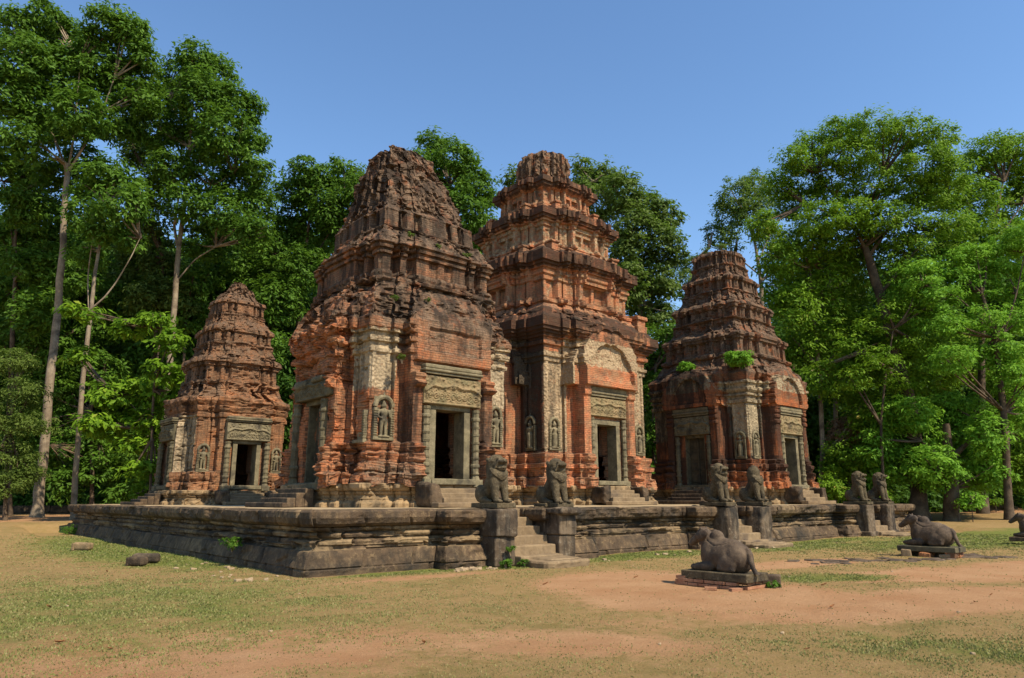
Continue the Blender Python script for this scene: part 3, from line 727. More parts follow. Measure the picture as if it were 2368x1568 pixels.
    niche(root, 0, -2.12, 2.6, 3.28, 1.35, .64, 'male')
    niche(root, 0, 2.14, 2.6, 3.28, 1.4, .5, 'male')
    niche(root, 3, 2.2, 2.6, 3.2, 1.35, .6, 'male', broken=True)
    plinth(root, 2.72, .45, PT, 2.06, 1.25, 0, M_plinth, seed=4)
    # loose block of the broken false-door lintel
    b = MB(); b.block((1.2, -.05, .05), (.34, .42, .5), .07, .06, .09, seed=9); b.block((-.6, -.1, .32), (.9, .45, .3), .12, .08, .05, seed=4); b.block((.55, -.12, .38), (.8, .4, .18), .08, .08, .03, seed=14)
    V, F = b.get(); face_part('lintel_block', V, F, 3, 0, 3.0, 4.85, root, M_frame_dark)
build_T1()

# =================================================== centre tower
def build_T2():
    root = thing('brick_tower', 'tall orange brick tower in the centre with an arched pediment over its door', 'tower', (23.3, 24.3, 0), 'temple towers')
    prof = [(2.05, 3.2, .38), (2.45, 3.2, .34), (2.5, 3.2, .22), (2.8, 3.2, .22), (2.84, 3.2, .3), (3.0, 3.2, .3), (3.04, 3.2, .12), (3.2, 3.2, .16), (3.3, 3.2, .2), (3.42, 3.2, .2), (3.46, 3.2, 0),
            (7.2, 3.2, 0), (7.24, 3.2, .08), (7.4, 3.2, .08), (7.44, 3.2, .16), (7.56, 3.2, .16), (7.6, 3.2, .06), (7.9, 3.2, .08), (7.94, 3.2, .2), (8.08, 3.2, .22), (8.12, 3.2, .14), (8.22, 3.2, .16), (8.24, 3.2, .26), (8.34, 3.2, .28), (8.36, 3.2, .38), (8.46, 3.2, .4), (8.48, 3.2, .5), (8.6, 3.2, .52), (8.62, 3.18, .6), (9.0, 3.16, .62), (9.03, 3.1, .5), (9.3, 3.0, .46), (9.32, 2.95, .3), (9.5, 2.95, .24),
            (9.9, 2.78, .12), (9.94, 2.76, .2), (10.08, 2.76, .2), (10.12, 2.74, .1), (10.2, 2.74, .12), (10.24, 2.72, 0), (10.95, 2.72, 0), (11.0, 2.72, .07), (11.2, 2.72, .08), (11.24, 2.72, .15), (11.36, 2.72, .16), (11.38, 2.7, .1), (11.5, 2.7, .12), (11.52, 2.7, .22), (11.62, 2.7, .24), (11.64, 2.7, .34), (11.74, 2.7, .36), (11.76, 2.7, .47), (12.2, 2.66, .52), (12.23, 2.6, .4), (12.45, 2.5, .34), (12.47, 2.45, .2), (12.6, 2.4, .15),
            (12.8, 2.25, .1), (12.84, 2.22, .16), (12.98, 2.2, .14), (13.02, 2.2, 0), (13.75, 2.2, 0), (13.8, 2.2, .08), (13.95, 2.2, .08), (13.97, 2.2, .18), (14.07, 2.2, .2), (14.09, 2.2, .3), (14.2, 2.2, .32), (14.22, 2.18, .42), (14.55, 2.14, .45), (14.58, 2.08, .3), (14.75, 2.0, .24), (14.77, 1.98, .15), (14.85, 1.95, .12),
            (15.05, 1.72, .1), (15.1, 1.68, .14), (15.25, 1.66, .12), (15.3, 1.6, 0), (15.95, 1.56, 0), (16.0, 1.56, .08), (16.05, 1.56, .14), (16.13, 1.56, .24), (16.25, 1.56, .26), (16.27, 1.55, .34), (16.55, 1.5, .36), (16.58, 1.42, .2), (16.68, 1.36, .15), (16.75, 1.25, .05), (16.8, 1.08, 0), (17.3, 1.04, 0), (17.34, 1.0, 0), (18.0, .96, 0), (18.4, .92, 0), (18.55, .75, 0), (18.62, .4, 0)]
    def plan(z):
        if z < 7.1: return (.68, .52, .14, .33)
        if z < 9.45: return (.68, .52, .12, .28)
        if z < 12.7: return (.62, .42, .17, .2)
        if z < 14.9: return (.6, .4, .15, .17)
        if z < 16.75: return (.58, .38, .12, .12)
        return (.5, .3, .08, .06)
    def detail(k):
        S, Z, w, f = k['S'], k['Z'], k['w'], k['face']; a = np.abs(S); d = 0 * S
        d = d - 3.0 * boxm(S, Z, -.62, .62, 2.1, 4.8, .02) * (f == 0) - .5 * boxm(S, Z, -.6, .6, 2.1, 4.8, .02) * (f == 3)
        d = d + .26 * boxm(a, Z, 1.18, 1.68, 2.1, 6.3) + .08 * boxm(a, Z, 1.14, 1.72, 5.9, 6.3) + .08 * boxm(a, Z, 1.14, 1.72, 2.4, 3.3) * (np.sin(Z * 14) > 0)
        # polylobed pediment
        out = arch_mask(S, Z, 0, 2.3, 6.3, 8.75); inn = arch_mask(S, Z, 0, 1.45, 6.55, 8.15)
        rel = .06 * (0.5 + .5 * np.cos(S * 9)) * (0.5 + .5 * np.sin(Z * 9))
        d = np.where(out, .5 - k['m'], d); d = np.where(inn, .3 + rel * (f == 0) - k['m'], d); k['calm'] = np.where(out, .3, 1.0)
        d = d + .05 * boxm(a, Z, 2.25, 2.36, 3.6, 7.2) + .05 * boxm(a, Z, 3.02, 3.14, 3.6, 7.2)
        d = d - .1 * boxm(a, Z, 1.72, 2.0, 3.5, 7.2)
        r = a / w
        for (z0, z1, q, dd) in ((9.9, 12.3, .82, .2), (12.8, 14.6, .8, .2), (15.05, 16.55, .8, .16)):
            d = d + dd * boxm(r, Z, .66, .76, z0, z1, .02) + dd * boxm(r, Z, .3, .38, z0, z1, .02) - .06 * boxm(r, Z, .78, .93, z0 + .35, z0 + (z1 - z0) * .45, .02) + .1 * boxm(r, Z, .44, .5, z0, z1, .02)
            m = z0 + .35; M = z0 + (z1 - z0) * .42
            d = d - .16 * boxm(r, Z, .05, .26, m, M, .02)
        # arch niche over the second storey door
        o2 = arch_mask(S, Z, 0, .95, 11.0, 12.5); d = np.where(o2, d + .14, d)
        d = d + .14 * (Z > 16.8) * (np.sin(S * 13) > .35) * boxm(0 * Z, Z, -1, 1, 17.2, 18.5)
        return d
    def ruin(k):
        Z, S, f = k['Z'], k['S'], k['face']
        r = .0 + .4 * (1 - sstep(2.4, 3.2, Z)) + .22 * boxm(0 * Z, Z, -1, 1, 9.3, 9.9, .1) + .2 * boxm(0 * Z, Z, -1, 1, 12.4, 12.8, .1) + .22 * boxm(0 * Z, Z, -1, 1, 14.7, 15.1, .1) + .65 * sstep(16.5, 16.8, Z)
        r = r + .25 * (f == 0) * boxm(S, Z, -2.1, .2, 7.3, 9.5, .3) + .3 * sstep(2.0, 2.6, S) * (f == 0) * boxm(0 * Z, Z, -1, 1, 12, 15, .3)
        return r
    def colour(k, rf, big):
        S, Z, f = k['S'], k['Z'], k['face']; a = np.abs(S)
        st = .62 * boxm(a, Z, 2.1, 3.3, 3.6, 7.6, .15) + .25 * boxm(a, Z, 2.1, 3.3, 3.0, 3.6) + .42 * boxm(0 * Z, Z, -1, 1, 10.1, 11.4, .1) + .5 * boxm(0 * Z, Z, -1, 1, 12.9, 13.95, .1) + .45 * boxm(0 * Z, Z, -1, 1, 15.2, 15.95, .1) + .38 * boxm(S, Z, -2.3, 2.3, 6.3, 8.6, .2) + .2 * boxm(0 * Z, Z, -1, 1, 7.2, 8.2, .1)
        st = st - .15 * (f == 3) * (Z < 8)
        we = .16 + .7 * sstep(16.6, 17, Z) + .12 * boxm(0 * Z, Z, -1, 1, 7.2, 8.6, .1) + .15 * boxm(S, Z, -3.5, 0, 5, 9, .3) * (f == 3)
        bl = .2 - .18 * boxm(S, Z, -2.3, 2.3, 6.3, 8.7, .1) * (f == 0) + .34 * boxm(0 * Z, Z, -1, 1, 8.3, 9.6, .1) + .34 * boxm(0 * Z, Z, -1, 1, 11.6, 12.6, .1) + .34 * boxm(0 * Z, Z, -1, 1, 14.1, 14.9, .1) + .34 * boxm(0 * Z, Z, -1, 1, 16.1, 16.7, .1) + .42 * (f == 3) * (a > 1.8) * (Z > 3.5) * (Z < 9) + .2 * (big - .5) - .08 * (Z > 16.8)
        return st, we, bl, .75 + 0 * Z
    me = tower_body('brick_body', prof, plan, ruin, detail, colour, seed=21, doorw=1.17)
    link('brick_body', me, M_brick2, root)
    door_set(root, 0, 3.68, 2.36, 4.72, 1.2, 0, col_h=2.75, lint=(2.3, .8), slab=.42, seed=7, colx=1.02)
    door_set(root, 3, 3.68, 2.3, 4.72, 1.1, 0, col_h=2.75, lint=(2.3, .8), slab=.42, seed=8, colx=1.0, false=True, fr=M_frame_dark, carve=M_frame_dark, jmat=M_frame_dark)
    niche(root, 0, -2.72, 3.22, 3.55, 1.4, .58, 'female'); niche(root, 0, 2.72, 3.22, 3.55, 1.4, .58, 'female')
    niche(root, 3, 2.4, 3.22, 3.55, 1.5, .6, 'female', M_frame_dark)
    plinth(root, 3.35, .5, PT, 2.15, 1.3, 0, M_plinth, seed=14)
    # corner antefixes on the cornice and model shrines on the storeys
    for face, s, d, z, h, ww in ((0, 3.25, 3.3, 9.35, .85, .7), (0, -2.1, 2.9, 12.4, .5, .5), (0, 1.9, 2.9, 12.35, .55, .5), (3, -2.2, 2.9, 12.4, .5, .45), (3, 1.4, 2.9, 12.4, .45, .4), (0, -1.3, 2.3, 14.75, .45, .4), (0, 1.3, 2.3, 14.75, .45, .4), (3, .9, 2.3, 14.7, .5, .4), (3, -1.6, 2.3, 14.6, .55, .45), (0, -1.15, 2.9, 12.4, .3, .3), (0, 1.0, 1.62, 16.55, .25, .3)):
        b = MB(); b.block((0, 0, h * .2), (ww, ww, h * .4), .03, .06, .04, nf=5, seed=int(z * 7 + s * 3)); b.block((0, 0, h * .55), (ww * .8, ww * .8, h * .45), .03, .06, .04, nf=5, seed=3); b.block((0, 0, h * .88), (ww * 1.05, ww * 1.05, h * .24), .04, .06, .05, nf=5, seed=5)
        V, F = b.get(); n = len(V); Vw = to_face(V + np.array([s, -d + ww / 2, z]), face)
        me = mesh_np('antefix', Vw, F, dict(col=np.tile([0, .35, .25, .6], (n, 1)), uvz=np.stack([Vw[:, 0] + Vw[:, 1], Vw[:, 2], 0 * Vw[:, 0], 1 + 0 * Vw[:, 0]], 1)))
        link('antefix', me, M_brick2, root)
build_T2()

# =================================================== front right tower
def build_T3():
    root = thing('brick_tower', 'dark red brick tower at right with two bright green shrubs growing on its roof ledge', 'tower', (33.8, 21.2, 0), 'temple towers')
    prof = [(2.1, 2.75, .4), (2.4, 2.75, .36), (2.45, 2.75, .22), (2.7, 2.75, .28), (2.9, 2.75, .3), (2.94, 2.75, .12), (3.1, 2.75, .2), (3.25, 2.75, .2), (3.28, 2.75, .08), (3.45, 2.76, .14), (3.5, 2.78, 0),
            (6.15, 2.78, 0), (6.2, 2.78, .1), (6.35, 2.78, .12), (6.38, 2.78, .03), (6.5, 2.78, .04), (6.54, 2.78, .14), (6.62, 2.78, .14), (6.66, 2.78, .06), (6.8, 2.78, .18), (6.9, 2.78, .2), (6.94, 2.78, .12), (7.1, 2.78, .16), (7.14, 2.78, .24), (7.24, 2.78, .24), (7.28, 2.76, .16), (7.65, 2.74, .26), (7.8, 2.7, .22),
            (8.05, 2.6, .12), (8.4, 2.45, .06), (8.6, 2.35, .06), (8.64, 2.3, .14), (8.8, 2.28, .16), (8.84, 2.26, .06), (8.92, 2.24, 0), (9.5, 2.22, 0), (9.54, 2.22, .08), (9.66, 2.22, .1), (9.7, 2.22, .16), (9.85, 2.18, .2), (9.98, 2.1, .16),
            (10.2, 1.98, .08), (10.5, 1.9, .06), (10.7, 1.84, .1), (10.8, 1.82, .12), (10.86, 1.8, 0), (11.33, 1.8, 0), (11.37, 1.8, .08), (11.5, 1.8, .1), (11.56, 1.78, .18), (11.75, 1.7, .16), (11.9, 1.6, .1), (12.2, 1.5, .06), (12.4, 1.44, .1), (12.5, 1.42, .02), (12.55, 1.4, 0), (13.0, 1.38, 0), (13.05, 1.38, .08), (13.2, 1.36, .14), (13.35, 1.28, .1), (13.6, 1.12, .05), (13.9, 1.05, .06), (14.1, 1.02, .06), (14.14, 1.0, 0), (14.55, .98, 0), (14.6, .98, .06), (14.8, .96, .08), (14.92, .8, 0), (15.0, .4, 0)]
    def plan(z):
        if z < 6.1: return (.68, .56, .14, .36)
        if z < 8.1: return (.68, .56, .12, .3)
        if z < 10.1: return (.66, .4, .12, .12)
        return (.64, .36, .1, .08)
    def detail(k):
        S, Z, w, f = k['S'], k['Z'], k['w'], k['face']; a = np.abs(S); d = 0 * S
        d = d - 3.0 * boxm(S, Z, -.55, .55, 2.1, 4.6, .02) * (f == 0) - .5 * boxm(S, Z, -.55, .55, 2.1, 4.7, .02) * (f == 3)
        d = d + .2 * boxm(a, Z, 1.1, 1.5, 2.1, 6.1)
        for zz in (2.5, 2.8, 3.15, 5.3, 5.55, 5.8, 6.0): d = d + .07 * boxm(a, Z, 1.05, 1.55, zz - .07, zz + .07)
        out = arch_mask(S, Z, 0, 1.75, 6.1, 7.95); inn = arch_mask(S, Z, 0, 1.05, 6.3, 7.5)
        d = np.where(out, .42 - k['m'], d); d = np.where(inn, .24 + .05 * (0.5 + .5 * np.cos(S * 8)) * (f == 0) - k['m'], d); k['calm'] = np.where(out, .4, 1.0)
        d = d + .04 * boxm(a, Z, 1.95, 2.05, 3.6, 6.2) + .04 * boxm(a, Z, 2.62, 2.74, 3.6, 6.2) - .1 * boxm(a, Z, 1.55, 1.72, 3.5, 6.1)
        r = a / w
        for (z0, z1) in ((8.62, 9.98), (10.75, 11.85), (12.45, 13.35), (14.0, 14.85)):
            d = d - .24 * boxm(r, Z, .72, .86, z0 + .1, z1, .02) - .22 * boxm(r, Z, .4, .54, z0 + .1, z1, .02) + .08 * boxm(0 * r, Z, -1, 1, z0, z1)
            d = d - .12 * boxm(r, Z, .05, .2, z0 + .3, z0 + (z1 - z0) * .62)
        return d
    def ruin(k):
        Z, S, f = k['Z'], k['S'], k['face']
        r = .06 + .4 * (1 - sstep(2.5, 3.4, Z)) + .5 * boxm(0 * Z, Z, -1, 1, 7.85, 8.6, .15) + .5 * boxm(0 * Z, Z, -1, 1, 9.95, 10.7, .1) + .5 * boxm(0 * Z, Z, -1, 1, 11.8, 12.4, .1) + .5 * boxm(0 * Z, Z, -1, 1, 13.35, 13.9, .1) + .35 * sstep(14.6, 14.8, Z)
        r = r * .8 + .12 * (f == 3) * (Z > 7.8) + .35 * boxm(np.abs(S), Z, .8, 2.2, 7.0, 7.9, .2) * (f == 0)
        return r
    def colour(k, rf, big):
        S, Z, f = k['S'], k['Z'], k['face']; a = np.abs(S)
        st = .6 * boxm(a, Z, 1.95, 3.0, 4.7, 6.9, .6) + .5 * boxm(S, Z, -3, -2.1, 3.5, 6.2, .1) * (f == 0) + .3 * boxm(0 * Z, Z, -1, 1, 6.9, 7.8, .1) + .25 * boxm(S, Z, -1.3, 1.3, 6.2, 7.6, .1) + .2 * boxm(0 * Z, Z, -1, 1, 8.8, 9.6, .1)
        we = .05 + .5 * sstep(6.9, 7.8, Z) + .2 * sstep(8.0, 8.5, Z) - .12 * (f == 0) * boxm(S, Z, .5, 3, 8.3, 10, .1)
        bl = .2 + .28 * boxm(a, Z, .9, 1.9, 2.6, 6.0, .1) + .22 * boxm(0 * Z, Z, -1, 1, 2.9, 3.6, .1) + .25 * (f == 3) * (Z < 8) * (S < 1.0) + .2 * (big - .5)
        return st, we, bl, .8 * (Z < 6.5) + .2
    me = tower_body('brick_body', prof, plan, ruin, detail, colour, seed=33, doorw=1.08)
    link('brick_body', me, M_brick3, root)
    door_set(root, 0, 3.3, 2.3, 4.55, 1.05, 0, col_h=2.5, lint=(2.1, .9), slab=.4, seed=11, colx=.92)
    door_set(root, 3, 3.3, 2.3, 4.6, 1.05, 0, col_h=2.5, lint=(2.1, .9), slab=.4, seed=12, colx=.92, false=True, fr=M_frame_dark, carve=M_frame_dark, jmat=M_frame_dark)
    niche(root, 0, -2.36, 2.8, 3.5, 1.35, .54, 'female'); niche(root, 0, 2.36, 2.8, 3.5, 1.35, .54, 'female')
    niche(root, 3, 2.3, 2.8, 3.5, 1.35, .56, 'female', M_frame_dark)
    plinth(root, 2.95, .45, PT, 2.2, 1.25, 0, M_plinth, seed=24)
build_T3()

# =================================================== rear left tower
def build_T4():
    root = thing('brick_tower', 'small brown brick tower standing behind at far left with a pointed crumbling top', 'tower', (12.0, 34.3, 0), 'temple towers')
    prof = [(1.95, 1.95, .24), (2.3, 1.95, .26), (2.34, 1.95, .14), (2.6, 1.95, .2), (2.75, 1.95, .18), (2.8, 1.95, 0), (5.1, 1.95, 0), (5.14, 1.95, .08), (5.3, 1.95, .08), (5.34, 1.95, .02), (5.45, 1.95, .1), (5.6, 1.95, .14), (5.64, 1.95, .06), (5.85, 1.93, .2), (6.0, 1.9, .24), (6.1, 1.88, .12),
            (6.4, 1.75, .08), (6.7, 1.68, .08), (6.74, 1.64, .12), (6.85, 1.62, .1), (6.88, 1.6, 0), (7.48, 1.58, 0), (7.52, 1.58, .08), (7.66, 1.58, .1), (7.7, 1.58, .2), (7.9, 1.54, .2), (8.0, 1.48, .1), (8.5, 1.36, .06), (8.7, 1.32, .1), (8.78, 1.3, 0), (9.2, 1.3, 0), (9.24, 1.3, .1), (9.4, 1.28, .12), (9.55, 1.2, .06), (9.9, 1.05, .04), (10.15, 1.0, .06), (10.2, .98, 0), (10.66, .95, 0), (10.7, .95, .08), (10.85, .92, .08), (11.0, .8, 0), (11.3, .62, 0), (11.6, .4, 0), (11.9, .22, 0), (12.0, .1, 0)]
    def plan(z):
        if z < 6.1: return (.7, .58, .12, .3)
        if z < 8: return (.68, .46, .1, .12)
        return (.66, .42, .07, .06)
    def detail(k):
        S, Z, w, f = k['S'], k['Z'], k['w'], k['face']; a = np.abs(S); d = 0 * S
        d = d - 2.6 * boxm(S - .1, Z, -.46, .46, 2.0, 4.05, .02) * (f == 0) - .4 * boxm(S, Z, -.46, .46, 2.0, 4.05, .02) * (f == 3)
        d = d + .15 * boxm(a, Z, .92, 1.2, 2.1, 5.0) * (f == 3) + .06 * boxm(a, Z, 1.4, 1.5, 2.9, 5.1) + .05 * boxm(a, Z, 1.78, 1.9, 2.9, 5.1)
        r = a / w
        for (z0, z1) in ((6.72, 7.95), (8.65, 9.5), (10.15, 10.95)):
            d = d - .17 * boxm(r, Z, .72, .84, z0 + .1, z1, .02) - .14 * boxm(r, Z, .42, .52, z0 + .1, z1, .02) + .05 * boxm(0 * r, Z, -1, 1, z0, z1)
        return d
    def ruin(k):
        Z, S, f = k['Z'], k['S'], k['face']
        return .14 + .4 * (1 - sstep(2.3, 2.8, Z)) + .55 * boxm(0 * Z, Z, -1, 1, 6.0, 6.7, .15) + .55 * boxm(0 * Z, Z, -1, 1, 7.95, 8.65, .1) + .5 * boxm(0 * Z, Z, -1, 1, 9.5, 10.15, .1) + .8 * sstep(10.8, 11.1, Z) + .35 * (f == 0) * boxm(S, Z, -.6, 1.3, 5, 8, .3)
    def colour(k, rf, big):
        S, Z, f = k['S'], k['Z'], k['face']; a = np.abs(S)
        st = .6 * boxm(S, Z, 1.0, 2.2, 2.8, 5.2, .1) * (f == 3) + .3 * boxm(a, Z, 1.3, 2.2, 3, 6, .2) * (f == 0)
        we = .2 + .35 * sstep(5.6, 6.6, Z) - .35 * boxm(S, Z, -.8, 1.4, 5, 6.8, .3) * (f == 0) + .1 * (f == 3)
        return st, we, .15 + .15 * (f == 3) + 0 * Z, .5 + 0 * Z
    me = tower_body('brick_body', prof, plan, ruin, detail, colour, seed=44, du=.06, dz=.05, doorw=1.1)
    link('brick_body', me, M_brick4, root)
    door_set(root, 0, 2.45, 2.2, 4.0, .85, .1, lint=(1.95, .75), slab=.25, seed=13, colx=.88, jw=.2, fr=M_frame, carve=M_frame)
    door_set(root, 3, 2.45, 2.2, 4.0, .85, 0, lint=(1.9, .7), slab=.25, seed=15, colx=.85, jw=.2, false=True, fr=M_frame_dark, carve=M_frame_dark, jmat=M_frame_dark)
    niche(root, 0, -1.6, 1.98, 2.75, 1.25, .5, 'male'); niche(root, 0, 1.65, 1.98, 2.75, 1.2, .45, 'male')
    plinth(root, 2.2, .4, PT, 1.98, 1.05, 0, M_plinth, seed=34)
build_T4()

# =================================================== stone terrace
X0, X1, Y0, Y1 = 7.33, 39.9, 15.03, 40.7
AX = [13.03, 23.25, 34.1]
ter = thing('stone_terrace', 'long moulded dark sandstone terrace that carries the brick towers', 'terrace', (0, 0, 0))
def build_terrace():
    H = PT
    prof = [(-.15, 0, .3), (.1, 0, .3), (.13, 0, .27), (.16, 0, .29), (.42, 0, .2), (.5, 0, .16), (.505, 0, .05), (.57, 0, .06), (.6, 0, .1), (.68, 0, .12), (.72, 0, .08), (.725, 0, .01), (.76, 0, .0), (.77, 0, .07), (.83, 0, .1), (.87, 0, .06), (.875, 0, -.02), (.92, 0, 0), (.925, 0, .07), (.99, 0, .08), (1.0, 0, .04), (1.02, 0, .13), (1.08, 0, .22), (1.2, 0, .27), (1.33, 0, .26), (1.375, 0, .2), (1.38, 0, -.25)]
    rows = resample(prof, .03); z = rows[:, 0].copy(); m = rows[:, 2]
    for i in range(1, len(z)):
        if z[i] <= z[i - 1]: z[i] = z[i - 1] + 1e-4
    pts = [(X0, Y0)]; off = [(-1, -1)]
    rd = .45
    for a in AX:
        pts += [(a - 2.4, Y0), (a - 2.4, Y0 - rd), (a - .8, Y0 - rd), (a - .8, Y0 + .6), (a + .8, Y0 + .6), (a + .8, Y0 - rd), (a + 2.4, Y0 - rd), (a + 2.4, Y0)]
        off += [(-1, -1), (-1, -1), (1, -1), (1, -1), (-1, -1), (-1, -1), (1, -1), (1, -1)]
    pts += [(X1, Y0), (X1, Y1), (X0, Y1)]; off += [(1, -1), (1, 1), (-1, 1)]
    pts = np.array(pts, float); off = np.array(off, float)
    keys = pts[None] + off[None] * m[:, None, None]
    r0 = keys[len(z) // 2]; K = len(pts)
    nsub = []
    for k in range(K):
        L = np.linalg.norm(r0[(k + 1) % K] - r0[k]); near = k < K - 3
        nsub.append(max(2, int(round(L / (.055 if near or k == K - 1 else .3)))))
    edges = np.array([-.2, .13, .505, .6, .725, .875, 1.0, 1.5])
    def disp(I):
        P = I['P']; Z = I['Z']; c = np.searchsorted(edges, Z) ; cw = np.where(c == 7, 1.15, np.where(c <= 2, 1.3, .8))
        fr = I['U'] / cw + c * .377 + .3 * vnoise(np.stack([I['U'] * .5, c * 3.1, 0 * Z], -1), 3)
        cell = np.floor(fr); hb = _h(cell.astype(np.int64), c.astype(np.int64), c.astype(np.int64) * 0, 77)
        jt = np.minimum(fr - cell, 1 - (fr - cell)) * cw
        big = fbm(P * np.array([1.2, 1.2, 2.5]), 4, 51); fine = fbm(P * 7.5, 4, 52); strat = fbm(P * np.array([1.5, 1.5, 22.]), 3, 53)
        mid = (Z > .5) & (Z < 1.02)
        d = -(np.maximum(big - .55, 0)) * (.5 + .7 * mid) + (fine - .5) * .05 + (hb - .55) * (.03 + .05 * mid) + (strat - .5) * .07 * mid
        d = d - .08 * (1 - sstep(0, .03, jt)) - .03 * mid
        d = np.where(I['key'] == 1, d * .6 - .02, d)
        zz = (fbm(P * np.array([.7, .7, .0]) + 3, 3, 9) - .5) * .05 * sstep(.3, 1.0, Z) + (hb - .5) * .012 * (Z > 1.0)
        tone = np.clip(.10 + .36 * mid + .5 * (hb - .5) + .9 * (fbm(P * np.array([.8, .8, 3.]), 3, 54) - .5), 0, 1)
        return d, dict(tone=tone), zz
    V, F, _ = sweep(keys, z, nsub, disp, cap=False)
    link('terrace_wall', mesh_np('terrace_wall', V, F, dict(tone=_['tone'].ravel())), M_wall, ter)
    # paving
    Vs = []; Fs = []; n0 = 0
    rects = [(X0 - .05, X1 + .05, Y0 + .75, Y1)]
    xs = [X0 - .05]
    for a in AX: xs += [a - .95, a + .95]
    xs.append(X1 + .05)
    for i in range(0, 8, 2): rects.append((xs[i], xs[i + 1], Y0 + .05, Y0 + .75))
    for a in AX: rects += [(a - 2.3, a - 1.0, Y0 - .45, Y0 + .05), (a + 1.0, a + 2.3, Y0 - .45, Y0 + .05)]
    for (a, b, c, d) in rects:
        nx, ny = max(2, int((b - a) / .2)), max(2, int((d - c) / .2))
        X, Y = np.meshgrid(np.linspace(a, b, nx), np.linspace(c, d, ny), indexing='ij')
        Z = 1.376 + (fbm(np.stack([X * .7, Y * .7, 0 * X], -1) + 3, 3, 9) - .5) * .05 * 0 + (fbm(np.stack([X * 2.5, Y * 2.5, 0 * X], -1), 3, 12) - .5) * .02
        idx = np.arange(nx * ny).reshape(nx, ny) + n0; n0 += nx * ny
        Vs.append(np.stack([X, Y, Z], -1).reshape(-1, 3)); Fs.append(np.stack([idx[:-1, :-1], idx[1:, :-1], idx[1:, 1:], idx[:-1, 1:]], -1).reshape(-1, 4))
    link('paving', mesh_np('paving', np.concatenate(Vs), np.concatenate(Fs)), M_pave, ter)
    # stairs and their side piers
    for si, a in enumerate(AX):
        fl = link('stair_flight', None, None, ter)
        n = 6
        for k in range(n):
            b = MB(); top = H - (k) * H / n * .985; y = Y0 + .42 - k * .3
            b.block((a + random.uniform(-.02, .02), y, top / 2 - .02), (1.5, .36, top), .035, .09, .022, seed=si * 10 + k)
            link('step', b.mesh('step'), M_pale, fl)
        for q in (-1, 1):
            b = MB(); cxp = a + q * 1.08; w = .66
            if si == 0 and q == 1:
                b.block((cxp, 14.72, .33), (.6, 1.5, .7), .04, .08, .03, nf=3, seed=31); b.block((cxp, 14.7, .98), (.64, 1.55, .62), .06, .08, .05, nf=3, seed=32)
                b.block((cxp - .03, 14.6, 1.3), (.82, 1.7, .17), .06, .07, .06, nf=4, seed=33)
            elif si == 0:
                b.block((cxp, 14.75, .34), (.66, 1.5, .72), .04, .08, .03, nf=3, seed=34); b.block((cxp, 14.7, 1.03), (.7, 1.6, .7), .07, .08, .05, nf=3, seed=35)
            else:
                b.block((cxp, 14.72, .7), (.72, 1.5, 1.38), .09, .07, .07, nf=2.5, seed=36 + si * 3 + q)
                b.block((cxp, 14.3, .12), (.8, .8, .26), .05, .08, .05, nf=3, seed=46 + si * 3 + q)
            V, F = b.get()
            link('pier', mesh_np('pier', V, F), M_pier, ter)
    # threshold slabs at the foot of each stair
    for si, (a, yy) in enumerate(zip(AX, (13.42, 13.45, 13.4))):
        b = MB(); m = 40; an = np.arange(m) / m * 2 * PI
        rr = (np.abs(np.cos(an)) ** 4 + np.abs(np.sin(an)) ** 4) ** (-1 / 4) * (1 + .04 * np.cos(an * 8))
        rows_ = []
        for zz, q in ((-.1, .97), (.02, 1.0), (.09, 1.02), (.125, 1.0), (.14, .96), (.145, .7), (.15, .72), (.18, .66), (.185, .3), (.187, .01)):
            rows_.append(np.stack([np.cos(an) * rr * q * (.82 + .1 * (si == 1)), np.sin(an) * rr * q * .52, zz + 0 * an], -1))
        V = np.stack(rows_); V = V + (fbm(V * 4 + si, 3, si)[..., None] - .5) * .05
        idx = np.arange(V.shape[0] * m).reshape(-1, m); nx = np.roll(idx, -1, 1)
        F = np.stack([idx[:-1], nx[:-1], nx[1:], idx[1:]], -1).reshape(-1, 4)
        o = link('threshold_slab', mesh_np('threshold_slab', V.reshape(-1, 3), F), M_pale, ter); o.location = (a + .12, yy, 0)
build_terrace()
# low stone ledge further back on the terrace
b = MB()
for k in range(9): b.block((36.2 + k * .9, 33.5 + (k % 3) * .04, PT + .22), (.88, 1.6, .5), .05, .15, .05, seed=60 + k)
link('stone_ledge', b.mesh('stone_ledge'), M_plinth, None, 'low dark block ledge at the back of the terrace behind the right-hand lions', 'ledge')

